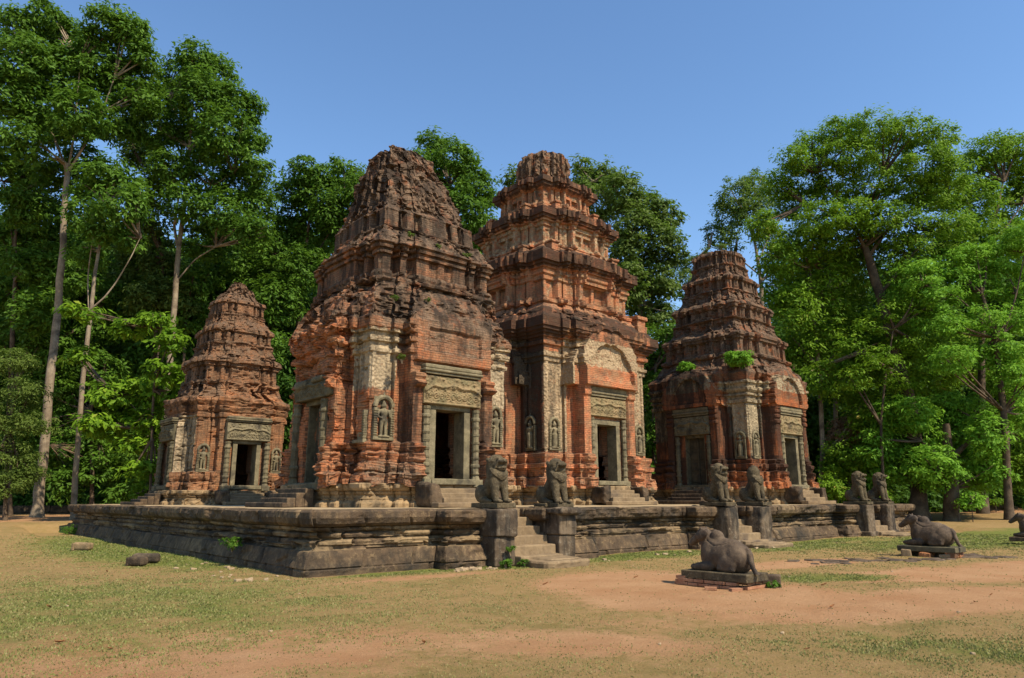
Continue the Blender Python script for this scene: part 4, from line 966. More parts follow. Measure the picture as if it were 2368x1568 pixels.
# =================================================== guardian lions
def lion_mesh(kind):
    b = MB()
    for q in (-1, 1):
        b.ell((q * .2, .27, .35), (.125, .2, .23)); b.cap((q * .21, .2, .2), (q * .21, .0, .17), .1, .075); b.ell((q * .2, -.06, .155), (.085, .13, .055))
        b.cap((q * .15, -.2, .68), (q * .155, -.28, .24), .13, .09); b.ell((q * .155, -.36, .165), (.095, .13, .06))
        for t in (-1, 0, 1): b.ell((q * .155 + t * .05, -.46, .155), (.026, .04, .035), 8, 6)
        b.ell((q * .17, -.16, .8), (.11, .16, .2))
    b.ell((0, -.1, .74), (.25, .25, .33), 20, 14); b.cap((0, .22, .36), (0, -.02, .62), .2, .24, 18); b.ell((0, -.25, .8), (.2, .13, .17))
    b.cap((0, -.06, .85), (0, -.08, 1.08), .23, .22, 16); b.cap((0, .34, .2), (0, .42, .2), .09, .06)
    b.ell((0, .05, .98), (.2, .12, .3))
    if kind != 'faceless':
        b.ell((0, -.12, 1.16), (.225, .2, .18))
        b.ell((0, -.2, 1.07), (.2, .16, .12))
        b.ell((0, -.35, 1.15), (.155, .13, .06)); b.ell((0, -.45, 1.165), (.075, .05, .05)); b.ell((0, -.3, 1.09), (.12, .1, .02))
        if kind == 'whole': b.ell((0, -.33, .985), (.135, .12, .045)); b.ell((0, -.42, 1.0), (.09, .04, .045))
        else: b.ell((.03, -.28, 1.0), (.13, .1, .07))
        for q in (-1, 1):
            b.ell((q * .085, -.31, 1.215), (.06, .05, .04), 10, 8); b.ell((q * .09, -.345, 1.2), (.03, .025, .025), 8, 6)
            b.ell((q * .205, -.06, 1.14), (.035, .07, .09), 10, 8); b.cap((q * .17, -.28, 1.0), (q * .15, -.34, 1.13), .035, .025, 8); b.ell((q * .19, .02, 1.2), (.05, .06, .06), 8, 6)
    else:
        b.ell((0, -.1, 1.13), (.19, .15, .2)); b.ell((.02, -.06, 1.24), (.12, .12, .1))
    def post(V, N):
        x, y, z = V.T
        line = .60 + 1.0 * np.clip(np.abs(x) * .35 + (y + .42) * .9, 0, 1)
        bib = sstep(0, .012, z - line) * (1 - sstep(.955, .965, z)) * (z > .5)
        sc_ = .5 + .5 * np.sin((z - y * .6) * 95) * np.sin(np.arctan2(x, -y) * 16)
        d = bib * (.02 + .008 * sc_)
        mane = sstep(1.0, 1.05, z) * (y > -.12) * .008 * np.sin(z * 90) * np.sin(np.arctan2(x, -y) * 22)
        d = d + mane + .012 * (fbm(V * 14, 3, 5) - .5) - .02 * np.maximum(fbm(V * 4, 3, 6) - .6, 0)
        V = V + N * d[:, None]
        V[:, 2] = np.maximum(V[:, 2], .11)
        return V
    return fuse(b, 'lion_body', .0145, 3, post)
lm = {k: lion_mesh(k) for k in ('whole', 'worn', 'faceless')}
LION = [(11.97, 14.5, 'whole', 'seated stone lion with open jaws on the pier left of the nearest stair'),
        (14.12, 14.5, 'worn', 'seated stone lion with a chipped face on the pier right of the nearest stair'),
        (22.05, 14.5, 'whole', 'seated stone lion with open jaws on the pier left of the middle stair'),
        (24.4, 14.5, 'faceless', 'seated stone lion with its face broken off right of the middle stair'),
        (33.0, 14.5, 'whole', 'small-looking far stone lion on the pier left of the farthest stair'),
        (35.2, 14.5, 'worn', 'rightmost far stone lion on the pier right of the farthest stair')]
for i, (x, y, k, lab) in enumerate(LION):
    r = thing('lion_statue', lab, 'statue', (x, y, PT + (.02 if i != 1 else .0)), 'stone lions guarding the terrace stairs')
    lo = link('lion_body', lm[k], M_lion, r); lo.scale = (1, 1, 1.0 if i < 2 else 1.08)
    b = MB()
    if i == 1: b.block((-.1, .2, .07), (.5, .5, .11), .03, .06, .03, seed=2); b.block((.05, -.22, .07), (.6, .45, .13), .03, .06, .03, seed=3)
    else: b.block((0, 0, .055), (.62, 1.08, .125), .015, .08, .012, seed=i)
    link('pedestal', b.mesh('pedestal'), M_lion, r)

# =================================================== reclining bulls
def bull_mesh():
    b = MB()
    b.ell((0, -.08, .55), (.275, .47, .3), 22, 16); b.ell((0, -.36, .52), (.29, .27, .28), 20, 14); b.ell((0, .17, .56), (.255, .24, .34), 20, 14)
    b.ell((0, .1, .68), (.22, .3, .2)); b.ell((0, -.2, .66), (.22, .34, .2)); b.ell((0, .08, .88), (.11, .15, .14)); b.ell((0, .0, .77), (.15, .26, .12)); b.ell((0, .27, .56), (.18, .17, .3)); b.cap((0, .24, .7), (0, .35, .92), .18, .135, 16)
    b.ell((0, .38, .95), (.13, .14, .115)); b.cap((0, .44, .92), (0, .64, .78), .1, .07); b.ell((0, .67, .76), (.08, .065, .06))
    for q in (-1, 1):
        b.ell((q * .17, .3, .93), (.05, .15, .09), rx=-.45); b.cap((q * .08, .38, 1.03), (q * .1, .38, 1.07), .03, .022, 8)
        b.ell((q * .085, .5, .92), (.028, .035, .028), 8, 6)
        b.cap((q * .2, .15, .36), (q * .2, .42, .34), .1, .075); b.cap((q * .2, .42, .33), (q * .14, .56, .33), .065, .055)
        b.ell((q * .24, -.26, .42), (.075, .2, .17)); b.cap((q * .25, -.1, .34), (q * .26, -.38, .33), .06, .05)
    pts = [(-.02, -.56, .7), (-.06, -.64, .6), (-.1, -.68, .47), (-.1, -.71, .36), (-.09, -.76, .28), (-.08, -.8, .2)]
    b.tube(pts, [.05, .06, .055, .045, .055, .07], 10)
    def post(V, N):
        x, y, z = V.T
        e = np.sqrt(((y + .02) / .34) ** 2 + (np.abs(x) / .2) ** 2)
        d = -.012 * np.exp(-((e - 1) / .05) ** 2) * (z > .58) + .006 * (e < 1) * (z > .58)
        d = d + .012 * (fbm(V * 10, 3, 5) - .5)
        V = V + N * d[:, None]; V[:, 2] = np.maximum(V[:, 2], .27); return V
    return fuse(b, 'bull_body', .016, 5, post)
bm = bull_mesh()
BULL = [(12.38, 8.12, 0, 'reclining stone bull with a hump, nearest the camera, on a slab over stacked red bricks', 1.0),
        (23.0, 8.2, .03, 'reclining stone bull on a pale slab in the middle distance at right', 1.08),
        (31.7, 7.75, .0, 'dark stone bull statue cut off by the right edge of the picture', 1.05)]
for i, (x, y, dz, lab, s) in enumerate(BULL):
    r = thing('bull_statue', lab, 'statue', (x, y, dz), 'reclining stone bulls facing the towers')
    o = link('bull_body', bm, M_bull, r); o.scale = (s, s, s)
    b = MB(); b.block((0, -.02, .2), (.76 * s, 1.42 * s, .15), .02, .08, .012, seed=i); 
    link('slab', b.mesh('slab'), [M_lion, M_frame_dark, M_plat][i], r)
# bricks under the slabs
bb = MB(); bb.block((0, 0, 0), (.12, .218, .058), .006, .1, .004); brick_me = bb.mesh('brick')
spots = []
def bx(x, y, z, rz=0): spots.append((x, y, z, rz))
for k in range(6):
    for l in range(2): bx(12.04 + .01 * ((k + l) % 2), 7.62 + k * .23 + .1 * l * (k < 5), .034 + l * .069 - .01, random.uniform(-.04, .04))
for l in range(3): bx(12.05, 8.86 - .02 * l, .0335 + .069 * l - .035, .0)
for k in range(4): bx(12.2 + k * .15, 7.5, .03, 1.57 + random.uniform(-.2, .2)); 
for k in range(4): bx(12.3 + k * .13, 7.62, .095, random.uniform(-.1, .1))
for k in range(3): bx(12.74, 7.7 + k * .27, .05, 0); bx(12.72, 7.75 + k * .27, .1, 0)
bx(11.88, 7.55, .02, 1.1); bx(11.7, 7.95, .01, .6)
for i, (x, y, z, rz) in enumerate(spots):
    lab = 'red brick stacked under the nearest bull slab' if i < len(spots) - 2 else 'loose red brick lying on the sand beside the nearest bull'
    link('brick', brick_me, M_redbrick, None, lab, 'brick', 'bricks propping the nearest bull' if i < len(spots) - 2 else 'loose bricks by the nearest bull', None, (x, y, max(z, .02)), rz)
b = MB(); b.block((0, 0, .1), (.24, .34, .24), .03, .06, .04, seed=4)
link('broken_block', b.mesh('broken_block'), M_bull, None, 'broken stone block leaning behind the tail of the nearest bull', 'stone', None, None, (12.95, 7.45, 0), .5)
for i, (x, y, sx, sy, sz, rz) in enumerate([(22.75, 8.75, .5, .25, .2, .3), (22.75, 8.2, .45, .3, .13, 0), (22.78, 7.75, .4, .3, .12, .2), (22.85, 7.6, .5, .25, .24, .1), (23.3, 8.3, .5, 1.1, .24, 0), (23.3, 7.62, .45, .24, .2, .1)]):
    b = MB(); b.block((0, 0, sz / 2), (sx, sy, sz), .03, .06, .04, seed=90 + i)
    link('prop_stone', b.mesh('prop_stone'), M_brick4 if i % 2 else M_pale, None, 'rough stone wedged under the slab of the middle bull', 'stone', 'stones propping the middle bull', None, (x, y, 0), rz)
# carved fragments lying on the grass at left
for i, (x, y, L, r, rz, lab) in enumerate([(5.3, 27.3, .62, .15, 2.3, 'rounded stone fragment lying alone on the grass at far left'),
                                       (5.55, 20.9, .66, .14, 2.5, 'long half-round stone fragment, the upper one of the pair on the grass'),
                                       (5.15, 20.15, .5, .13, 2.1, 'short dark stone fragment, the lower one of the pair on the grass')]):
    b = MB(); b.block((0, 0, r * .8), (L, r * 2, r * 1.7), r * .6, .05, .02, seed=70 + i); b.block((L * .42, 0, r * .7), (.1, r * 2.15, r * 1.6), .03, .05, .02, seed=75 + i)
    link('stone_fragment', b.mesh('stone_fragment'), [M_plinth, M_pier, M_plat][i], None, lab, 'stone', 'carved fragments on the grass', None, (x, y, 0), rz)

# =================================================== ground
def ground_z(X, Y):
    D = X * _Fh[0] + Y * _Fh[1]
    lat = X * _R[0] + Y * _R[1]
    far = sstep(31, 50, np.hypot(X, Y)) * .62 * (1 - .35 * sstep(0, 15, lat)) 
    side = sstep(41, 52, X) * .75
    base = np.maximum(far, side)
    inside = (X > X0 - 2) & (X < X1 + .5) & (Y > Y0 - 3) & (Y < Y1 + 1)
    P = np.stack([X * .35, Y * .35, 0 * X], -1)
    z = base * (1 - .0 * inside) + (fbm(P, 4, 3) - .5) * .10 + (fbm(P * 6, 3, 4) - .5) * .03
    z = np.where(inside, np.minimum(z, .05), z)
    # spoil heap by the far wall
    hx, hy = at(2303, 1170, 52)[:2]
    z = z + .75 * np.exp(-((X - hx) ** 2 + (Y - hy) ** 2) / 2.2)
    return z
def ell_m(X, Y, x, y, rx, ry, rot=0, e=.6):
    c, s = math.cos(rot), math.sin(rot); u = (X - x) * c + (Y - y) * s; v = -(X - x) * s + (Y - y) * c
    return 1 - sstep(1 - e, 1 + e, np.sqrt((u / rx) ** 2 + (v / ry) ** 2))
def ground_masks(X, Y):
    P = np.stack([X, Y, 0 * X], -1)
    n = fbm(P * .45, 4, 31); n2 = fbm(P * 1.6, 4, 32)
    sand = np.maximum.reduce([ell_m(X, Y, 11.8, 9.8, 2.4, 1.7, .3), ell_m(X, Y, 11.3, 7.2, 2.6, 2.3, -.4), ell_m(X, Y, 12.6, 4.9, 4.5, 1.35, -.35), ell_m(X, Y, 17.6, 6.0, 3.4, 1.2, -.5), ell_m(X, Y, 17.2, 9.6, 3.2, .8, -.1), ell_m(X, Y, 23, 5, 8, 1.2, -.3),
                              .8 * ell_m(X, Y, 2.9, 8.2, 2.6, 1.6, -.6), .62 * ell_m(X, Y, 5.6, 6.6, 2.5, .9, -.7), .9 * ell_m(X, Y, 5, 50, 9, 6), ell_m(X, Y, 62, 26, 14, 12), .85 * ell_m(X, Y, 9.4, 13.2, 3.0, .4, 0)])
    grass = np.maximum.reduce([1.25 * ell_m(X, Y, 6.2, 25, 1.3, 7, .03), 1.2 * ell_m(X, Y, 17.6, 14.0, 2.6, .7, 0), 1.1 * ell_m(X, Y, 28.5, 13.9, 3.2, .8, 0), 1.1 * ell_m(X, Y, 9.5, 14.45, 2.2, .3, 0), ell_m(X, Y, 6.4, 27, 2.2, 9, 0), .9 * ell_m(X, Y, 16.8, 13.8, 3.5, .9, 0), .9 * ell_m(X, Y, 15.4, 7.4, 1.5, .75, -.5), .5 * ell_m(X, Y, 9.4, 2.9, 2.2, 1.0, -.9), ell_m(X, Y, 33, 10, 9, 3, -.1), .9 * ell_m(X, Y, 24.5, 12.8, 3.5, 1.0, 0), .8 * ell_m(X, Y, 10.5, 14.3, 3.6, .5, 0), .6 * ell_m(X, Y, 2.5, 13, 4, 5, 0), ell_m(X, Y, 12.4, 13.9, 1.0, .5, 0)])
    litter = np.maximum(ell_m(X, Y, 58, 26, 16, 14), .8 * ell_m(X, Y, 5, 54, 14, 9))
    return np.clip(sand + (n - .5) * .9, 0, 1), np.clip(grass + (n2 - .5) * .7, 0, 1), litter
def build_ground():
    rr = np.concatenate([[0.05], 1.5 * np.exp(np.linspace(0, math.log(900 / 1.5), 470))])
    an = np.linspace(0, 2 * PI, 721)[:-1]
    Rr, A = np.meshgrid(rr, an, indexing='ij'); X, Y = Rr * np.cos(A), Rr * np.sin(A)
    Z = ground_z(X, Y); Z = Z * (1 - sstep(150, 300, Rr)) + .3 * sstep(150, 300, Rr)
    s, g, l = ground_masks(X, Y)
    V = np.stack([X, Y, Z], -1).reshape(-1, 3); m = len(an)
    idx = np.arange(len(V)).reshape(-1, m); nx = np.roll(idx, -1, 1)
    F = np.stack([idx[:-1], idx[1:], nx[1:], nx[:-1]], -1).reshape(-1, 4)
    me = mesh_np('ground', V, F, dict(gm=np.stack([s, g, l, 0 * s + 1], -1).reshape(-1, 4)), True)
    mt, nt, out = nmat('ground_soil'); T = NT(nt); P = world_pos(T)
    sep = T.n('ShaderNodeSeparateColor', ins={'Color': T.attr('gm').outputs['Color']})
    sa, gr, li = sep.outputs
    n1 = T.noise(P, .8, 8, .65); n2 = T.noise(P, 4.5, 6, .7); n3 = T.noise(P, 26, 5, .75); n4 = T.noise(P, 90, 3, .7)
    sandc = T.mix(T.ramp(n1, .35, .65), (0.56, 0.32, 0.175), (0.68, 0.44, 0.265)); sandc = T.mix(T.math('MULTIPLY', T.ramp(n3, .4, .7), .5), sandc, (0.42, 0.23, 0.13))
    sandc = T.mix(T.math('MULTIPLY', T.ramp(n4, .62, .72), .5), sandc, (.62, .48, .34))
    dry = T.mix(T.ramp(n2, .35, .65), (0.43, 0.30, 0.135), (0.52, 0.385, 0.20)); dry = T.mix(T.math('MULTIPLY', T.ramp(n4, .42, .62), .6), dry, (0.24, 0.21, 0.07)); dry = T.mix(T.math('MULTIPLY', T.ramp(n3, .50, .64), .7), dry, (0.56, 0.34, 0.2)); dry = T.mix(T.math('MULTIPLY', T.ramp(n2, .56, .68), .6), dry, (0.5, 0.3, 0.18))
    dry = T.mix(T.math('MULTIPLY', T.ramp(n1, .5, .62), .4), dry, (0.2, 0.2, 0.06))
    gree = T.mix(T.ramp(n3, .35, .65), (0.11, 0.19, 0.03), (0.24, 0.30, 0.07))
    sf = T.ramp(T.math('ADD', sa, T.math('MULTIPLY', T.math('SUBTRACT', T.math('ADD', n2, T.math('MULTIPLY', n3, .6)), .8), 1.0)), .3, .62)
    gf = T.math('MULTIPLY', T.ramp(T.math('ADD', gr, T.math('MULTIPLY', T.math('SUBTRACT', T.math('ADD', n2, T.math('MULTIPLY', n4, .7)), .85), 1.3)), .35, .8), .85)
    c = T.mix(sf, dry, sandc); c = T.mix(gf, c, gree)
    lf = T.math('MULTIPLY', li, T.ramp(n3, .42, .56)); c = T.mix(T.math('MULTIPLY', lf, .75), c, (0.20, 0.105, 0.05))
    bp = T.n('ShaderNodeBump', ins={'Height': T.math('ADD', T.math('MULTIPLY', n4, .5), T.math('ADD', n3, n2)), 'Strength': 1.0, 'Distance': .04})
    c = T.mix(1.0, c, (.70, .63, .52), 'MULTIPLY')
    bs = T.n('ShaderNodeBsdfPrincipled', ins={'Base Color': c, 'Roughness': .97, 'Normal': bp.outputs[0]}); bs.inputs['Specular IOR Level'].default_value = .1
    nt.links.new(bs.outputs[0], out.inputs[0])
    link('ground', me, mt, None, 'flat ground of dry grass and bare reddish sand', None, None, 'structure')
build_ground()

def scatter_grass():
    N = 520000
    ang = AZ + (rng.random(N) - .5) * 1.35; u = rng.random(N); R = 5.2 * (38 / 5.2) ** u
    X, Y = R * np.cos(ang), R * np.sin(ang)
    s, g, l = ground_masks(X, Y)
    pr = np.clip(.32 - s * .42 + g * .75, .02, 1) * np.clip(.3 + 1.6 * (vnoise(np.stack([X * 3, Y * 3, 0 * X], -1), 8) - .3), .1, 1)
    pr *= 1 - ((X > X0 - .25) & (Y > Y0 - .6) & (X < X1) & (Y < Y1))
    k = rng.random(N) < pr; X, Y, g, R = X[k], Y[k], g[k], R[k]; n = len(X)
    Z = ground_z(X, Y); h = (.006 + .011 * rng.random(n) + .009 * g) * (1 + R * .018); w = h * .22 + .001 * R
    a = rng.random(n) * 2 * PI; lx, ly = (rng.random(n) - .5) * h * 1.4, (rng.random(n) - .5) * h * 1.4
    V = np.zeros((n, 3, 3)); V[:, 0] = np.stack([X - np.cos(a) * w, Y - np.sin(a) * w, Z - .005], 1); V[:, 1] = np.stack([X + np.cos(a) * w, Y + np.sin(a) * w, Z - .005], 1); V[:, 2] = np.stack([X + lx, Y + ly, Z + h], 1)
    rnd = np.clip(rng.random(n) * .75 + .35 * (1 - g), 0, 1)
    me = mesh_np('grass', V.reshape(-1, 3), np.arange(n * 3).reshape(-1, 3), dict(rnd=np.repeat(rnd, 3)))
    mt = leaf_material('grass_blades', (0.12, 0.17, 0.03), (0.30, 0.235, 0.10), trans=(.3, .3, .08), tw=.25)
    link('short_grass', me, mt, None, 'short green and dry grass growing over the sandy ground', 'grass', None, 'stuff')
scatter_grass()

# pebbles, brick chips and dead leaves scattered on the ground
def small_things():
    b = MB(); b.block((0, 0, 0), (.1, .075, .05), .022, .03, .01, nf=20); peb = b.mesh('pebble')
    b = MB(); b.block((0, 0, 0), (.11, .07, .045), .012, .04, .006, nf=20); chip = b.mesh('brick_chip')
    V = []; 
    for i in range(7):
        t = i / 6; w = .028 * math.sin(PI * min(t * 1.05, 1)) + .002; V += [(-w, t * .12 - .06, .012 + .03 * t * t + .012), (0, t * .12 - .06, .004 + .03 * t * t), (w, t * .12 - .06, .012 + .03 * t * t + .012)]
    F = [(i * 3 + j, i * 3 + j + 1, i * 3 + j + 4, i * 3 + j + 3) for i in range(6) for j in range(2)]
    leaf = mesh_np('dead_leaf', V, F); 
    m_leaf = stone_material('dead_leaf_brown', (0.2, 0.09, 0.04), (0.34, 0.17, 0.08), dark_amt=0)
    m_peb = stone_material('pebble_grey', (0.36, 0.28, 0.19), (0.48, 0.38, 0.27), dark_amt=0, scale=4)
    r = random.Random(5)
    def put(nm, me, mt, x, y, s, lab, grp, cat):
        z = float(ground_z(np.array([x]), np.array([y]))[0])
        o = link(nm, me, mt, None, lab, cat, grp, None, (x, y, z + .012 * s), r.uniform(0, 6.28)); o.scale = (s, s, s)
        o.rotation_euler = (r.uniform(-.2, .2), r.uniform(-.2, .2), r.uniform(0, 6.28))
    for i in range(22):
        t = r.random(); a = AZ + (r.random() - .5) * 1.2; R = 8 * (24 / 8) ** t; x, y = R * math.cos(a), R * math.sin(a)
        if y > 13.6 and x > 6.6: continue
        put('pebble', peb, m_peb, x, y, r.uniform(.25, .6), 'small pale pebble scattered on the ground', 'pebbles scattered on the ground', 'pebble')
    for i in range(18):
        t = r.random(); a = AZ + (r.random() - .5) * 1.2; R = 7.5 * (20 / 7.5) ** t; x, y = R * math.cos(a), R * math.sin(a)
        if y > 13.6 and x > 6.6: continue
        put('dead_leaf', leaf, m_leaf, x, y, r.uniform(.5, 1.0), 'curled brown dead leaf on the ground', 'dead leaves on the ground', 'leaf')
    for i in range(26):
        x, y = 10.9 + r.gauss(0, .38), 14.0 + r.uniform(-.28, .12)
        put('brick_chip', chip, M_redbrick if i % 2 else m_peb, x, y, r.uniform(.6, 1.7), 'broken brick piece in the rubble at the foot of the terrace beside the nearest stair', 'rubble by the nearest stair', 'rubble')
    for i in range(22):
        x, y = 6.9 + r.uniform(-1.3, .0), 15.6 + r.uniform(-1, 4.5)
        put('brick_chip', chip, M_redbrick if i % 3 == 0 else m_peb, x, y, r.uniform(.5, 1.3), 'stone chip in the grass along the left side of the terrace', 'chips along the terrace side', 'rubble')
    for i in range(24):
        x, y = 16 + r.uniform(-1, 12), 13.6 + r.uniform(-.8, .6)
        put('brick_chip', chip, M_redbrick if i % 3 == 0 else m_peb, x, y, r.uniform(.6, 1.5), 'stone chip in the grass below the terrace front', 'chips below the terrace front', 'rubble')
    # half-buried laterite paving blocks by the middle bull
    for i in range(34):
        t = i / 33; x = 18.2 + t * 6.5 + r.uniform(-.5, .5); y = 9.6 - t * 2.6 + r.uniform(-.5, .5)
        b = MB(); sz = r.uniform(.3, .6); b.block((0, 0, 0), (sz, sz * .7, .12), .04, .08, .04, seed=i)
        link('paving_stone', b.mesh('paving_stone'), M_bull, None, 'half-buried dark red paving stone in the strip of old paving by the middle bull', 'paving stone', 'old paving stones', None, (x, y, float(ground_z(np.array([x]), np.array([y]))[0]) - .03), r.uniform(0, 3))
small_things()

# distant enclosure walls
def far_wall(p0, p1, h, lab):
    p0 = np.array(p0); p1 = np.array(p1); L = np.linalg.norm(p1 - p0); n = int(L / 1.0); b = MB(); d = (p1 - p0) / L
    r = random.Random(int(L))
    for k in range(n):
        c = p0 + d * (k + .5) * L / n
        for l in range(2):
            b.block((c[0], c[1], .2 + h * (.25 + .5 * l)), (L / n * .99, .5 + .1 * (1 - l), h * .5 * r.uniform(.94, 1.0)), .05, .3, .04, seed=k * 2 + l, rot=math.atan2(d[1], d[0]))
    link('enclosure_wall', b.mesh('enclosure_wall'), M_plat, None, lab, 'wall')  # near-black stone stands in for tree shade on these walls
far_wall(at(-60, 1180, 49)[:2], at(200, 1180, 52)[:2], 1.0, 'low dark enclosure wall under the trees at far left')
far_wall(at(2215, 1160, 56)[:2], at(2480, 1160, 50)[:2], 1.5, 'low dark enclosure wall in deep shade at far right')

# =================================================== trees and plants
def leaf_mesh(name, centers, radii, per_m2, leaf, flat=.55, seed=0, droop=0.0, clr=.62, lpc=34, asp=.42, shell=.5):
    """crown foliage: leaf clumps spread through the volume of each limb's blob, every leaf a small face"""
    g = np.random.default_rng(seed); CL = []
    for c, r in zip(centers, radii):
        n = max(3, int(per_m2 * r[0] * r[2] * 21))
        d = g.normal(size=(n, 3)); d /= np.linalg.norm(d, axis=1, keepdims=True)
        q = (shell + (1.08 - shell) * g.random(n)) ** .8
        p = np.array(c) + d * q[:, None] * np.array(r); CL.append(np.concatenate([p, d], 1))
    CL = np.concatenate(CL); n = len(CL)
    sz = clr * (.55 + .9 * g.random(n)); tone = g.random(n)
    k = lpc; C = np.repeat(CL[:, :3], k, 0); O = np.repeat(CL[:, 3:], k, 0); S = np.repeat(sz, k); Tn = np.repeat(tone, k)
    d = g.normal(size=(n * k, 3)); d /= np.linalg.norm(d, axis=1, keepdims=True); rr = g.random(n * k) ** .5
    off = d * rr[:, None] * S[:, None]; off[:, 2] *= flat; off[:, 2] -= droop * rr ** 2 * S
    P = C + off
    nr = d * .5 + O * .35 + np.array([0, 0, .75]) + g.normal(size=(n * k, 3)) * .38
    nr /= np.linalg.norm(nr, axis=1, keepdims=True)
    a = d + g.normal(size=(n * k, 3)) * .5; a[:, 2] -= .25; a -= nr * (a * nr).sum(1, keepdims=True); a /= np.linalg.norm(a, axis=1, keepdims=True)
    b = np.cross(nr, a); L = leaf * (.65 + .7 * g.random(n * k))[:, None]
    V = np.stack([P - a * L * .5, P + b * L * asp * .5 + nr * L * .05, P + a * L * .5, P - b * L * asp * .5 + nr * L * .05], 1)
    rnd = np.clip(.5 * Tn + .5 * g.random(n * k), 0, 1)
    return mesh_np(name, V.reshape(-1, 3), np.arange(n * k * 4).reshape(-1, 4), dict(rnd=np.repeat(rnd, 4)))

NL = [0]
def tree(name, label, D, blobs, limbs, mat, bark=None, density=1.0, leaf=.3, clr=.7, lpc=34, seed=1, group=None, cat='tree', depth=.8, droop=0.0, flat=.55, thick=1.0, shell=.5, jit=1.0, asp=.42):
    """blobs: (px, py, rx, ry); limbs: list of ([(px,py,width)...]) on the survey, at depth D"""
    g = random.Random(seed)
    base = limbs[0][0] if limbs else blobs[0]
    root_p = at(base[0], base[1], D); root_p[2] = float(ground_z(np.array([root_p[0]]), np.array([root_p[1]]))[0])
    root = thing(name, label, cat, tuple(root_p), group)
    mp = mpp(D); cs = []; rs = []
    for q in blobs:
        px, py, rx = q[:3]; ry = q[3] if len(q) > 3 else rx; rx *= 1.13; ry *= 1.13
        dd = g.uniform(-1, 1) * jit * rx * mp * 1.2
        c = at(px, py, D + dd) - root_p; cs.append(c); rs.append((rx * mp, rx * mp * depth, ry * mp))
    if blobs:
        me = leaf_mesh('crown', cs, rs, density, leaf, flat, seed, droop, clr, lpc, asp, shell); NL[0] += len(me.polygons)
        o = link('crown', me, mat, root)
    if limbs:
        b = MB()
        for li, L in enumerate(limbs):
            pts = np.array([at(x, y, D + (0 if li == 0 else g.uniform(-1, 1) * 1.2 * i / len(L))) - root_p for i, (x, y, w) in enumerate(L)])
            if li == 0: pts[0][2] = -.3
            wd = np.array([max(w, 1.2) * mp / 2 * thick * (.8 if li == 0 else .62) for _, _, w in L])
            t = np.arange(len(L)); n = max(8, len(L) * 6); tt = np.linspace(0, len(L) - 1, n)
            P = np.stack([np.interp(tt, t, pts[:, k]) for k in range(3)], 1); Wd = np.interp(tt, t, wd)
            for _ in range(3): P[1:-1] = (P[:-2] + 2 * P[1:-1] + P[2:]) / 4
            wob = (fbm(P * .5 + seed + li, 3, li)[:, None] - .5) * .35 * np.linspace(.3, 1, n)[:, None] * min(1, wd[0] * 6)
            P = P + wob * np.array([1, 1, 0])
            if li == 0: Wd[0] *= 1.6; Wd[1] *= 1.2
            b.tube(P, Wd, 9, .18, seed + li)
        # twigs reaching into the clumps
        if blobs and limbs:
            ends = [np.array(at(*L[-1][:2], D) - root_p) for L in limbs]
            nodes = [np.array(at(x, y, D) - root_p) for L in limbs for (x, y, w) in L[1:]]
            for c, r in zip(cs, rs):
                e = min(nodes, key=lambda q: np.linalg.norm(q - c) + max(0, q[2] - c[2]) * 1.5)
                if np.linalg.norm(e - c) > 5.0: continue
                for j in range(3):
                    tgt = c + np.array([g.uniform(-.6, .6) * r[0], g.uniform(-.6, .6) * r[1], g.uniform(-.2, .6) * r[2]])
                    mid = (e + tgt) / 2 + np.array([0, 0, -.05 * np.linalg.norm(tgt - e)]) + np.array([g.uniform(-.3, .3)] * 3)
                    t = np.linspace(0, 1, 7)[:, None]; P = (1 - t) ** 2 * e + 2 * t * (1 - t) * mid + t ** 2 * tgt
                    b.tube(P, np.linspace(.05, .012, 7) * (1 + D / 60), 5, cap=False)
        link('trunk', b.mesh('trunk', True), bark or M_bark, root)
    return root

G = 'trees around the temple'
# --- left side
tree('forest_tree', 'tallest tree at far left with a pale straight trunk forking high up', 42,
     [(40, 70, 55), (100, 45, 45), (165, 95, 60), (250, 60, 55, 50), (310, 80, 45), (335, 130, 35), (60, 150, 70), (150, 180, 70), (230, 150, 70), (300, 190, 65), (20, 220, 60), (90, 250, 60), (190, 260, 60), (270, 270, 55), (335, 230, 40), (60, 330, 50, 40), (130, 300, 40)],
     [[(85, 1192, 30), (100, 1050, 26), (122, 820, 23), (142, 620, 20), (152, 440, 17), (156, 380, 14)], [(156, 400, 12), (130, 330, 9), (100, 260, 6), (85, 180, 4)], [(158, 390, 11), (170, 320, 8), (178, 230, 6), (185, 140, 4)], [(160, 395, 11), (200, 330, 9), (235, 260, 7), (265, 180, 4)], [(146, 380, 8), (95, 330, 6), (45, 300, 4)]],
     M_leafA, M_bark, density=1.35, leaf=.34, seed=11, group=G)
tree('forest_tree', 'slender second tree at left with a bowed trunk and a small side crown', 40,
     [(245, 400, 50, 40), (295, 430, 40), (215, 450, 45), (270, 480, 55, 35), (320, 455, 25), (190, 500, 35), (240, 530, 40, 30), (200, 590, 35), (300, 560, 35, 25)],
     [[(172, 1190, 17), (178, 1050, 15), (192, 880, 14), (208, 720, 12), (228, 580, 9), (243, 470, 7), (250, 410, 4)], [(210, 715, 8), (240, 690, 7), (268, 655, 6), (300, 600, 4), (325, 550, 3)], [(206, 730, 6), (202, 640, 5), (215, 540, 4)]],
     M_leafA, M_bark, density=1.3, leaf=.32, seed=12, group=G)
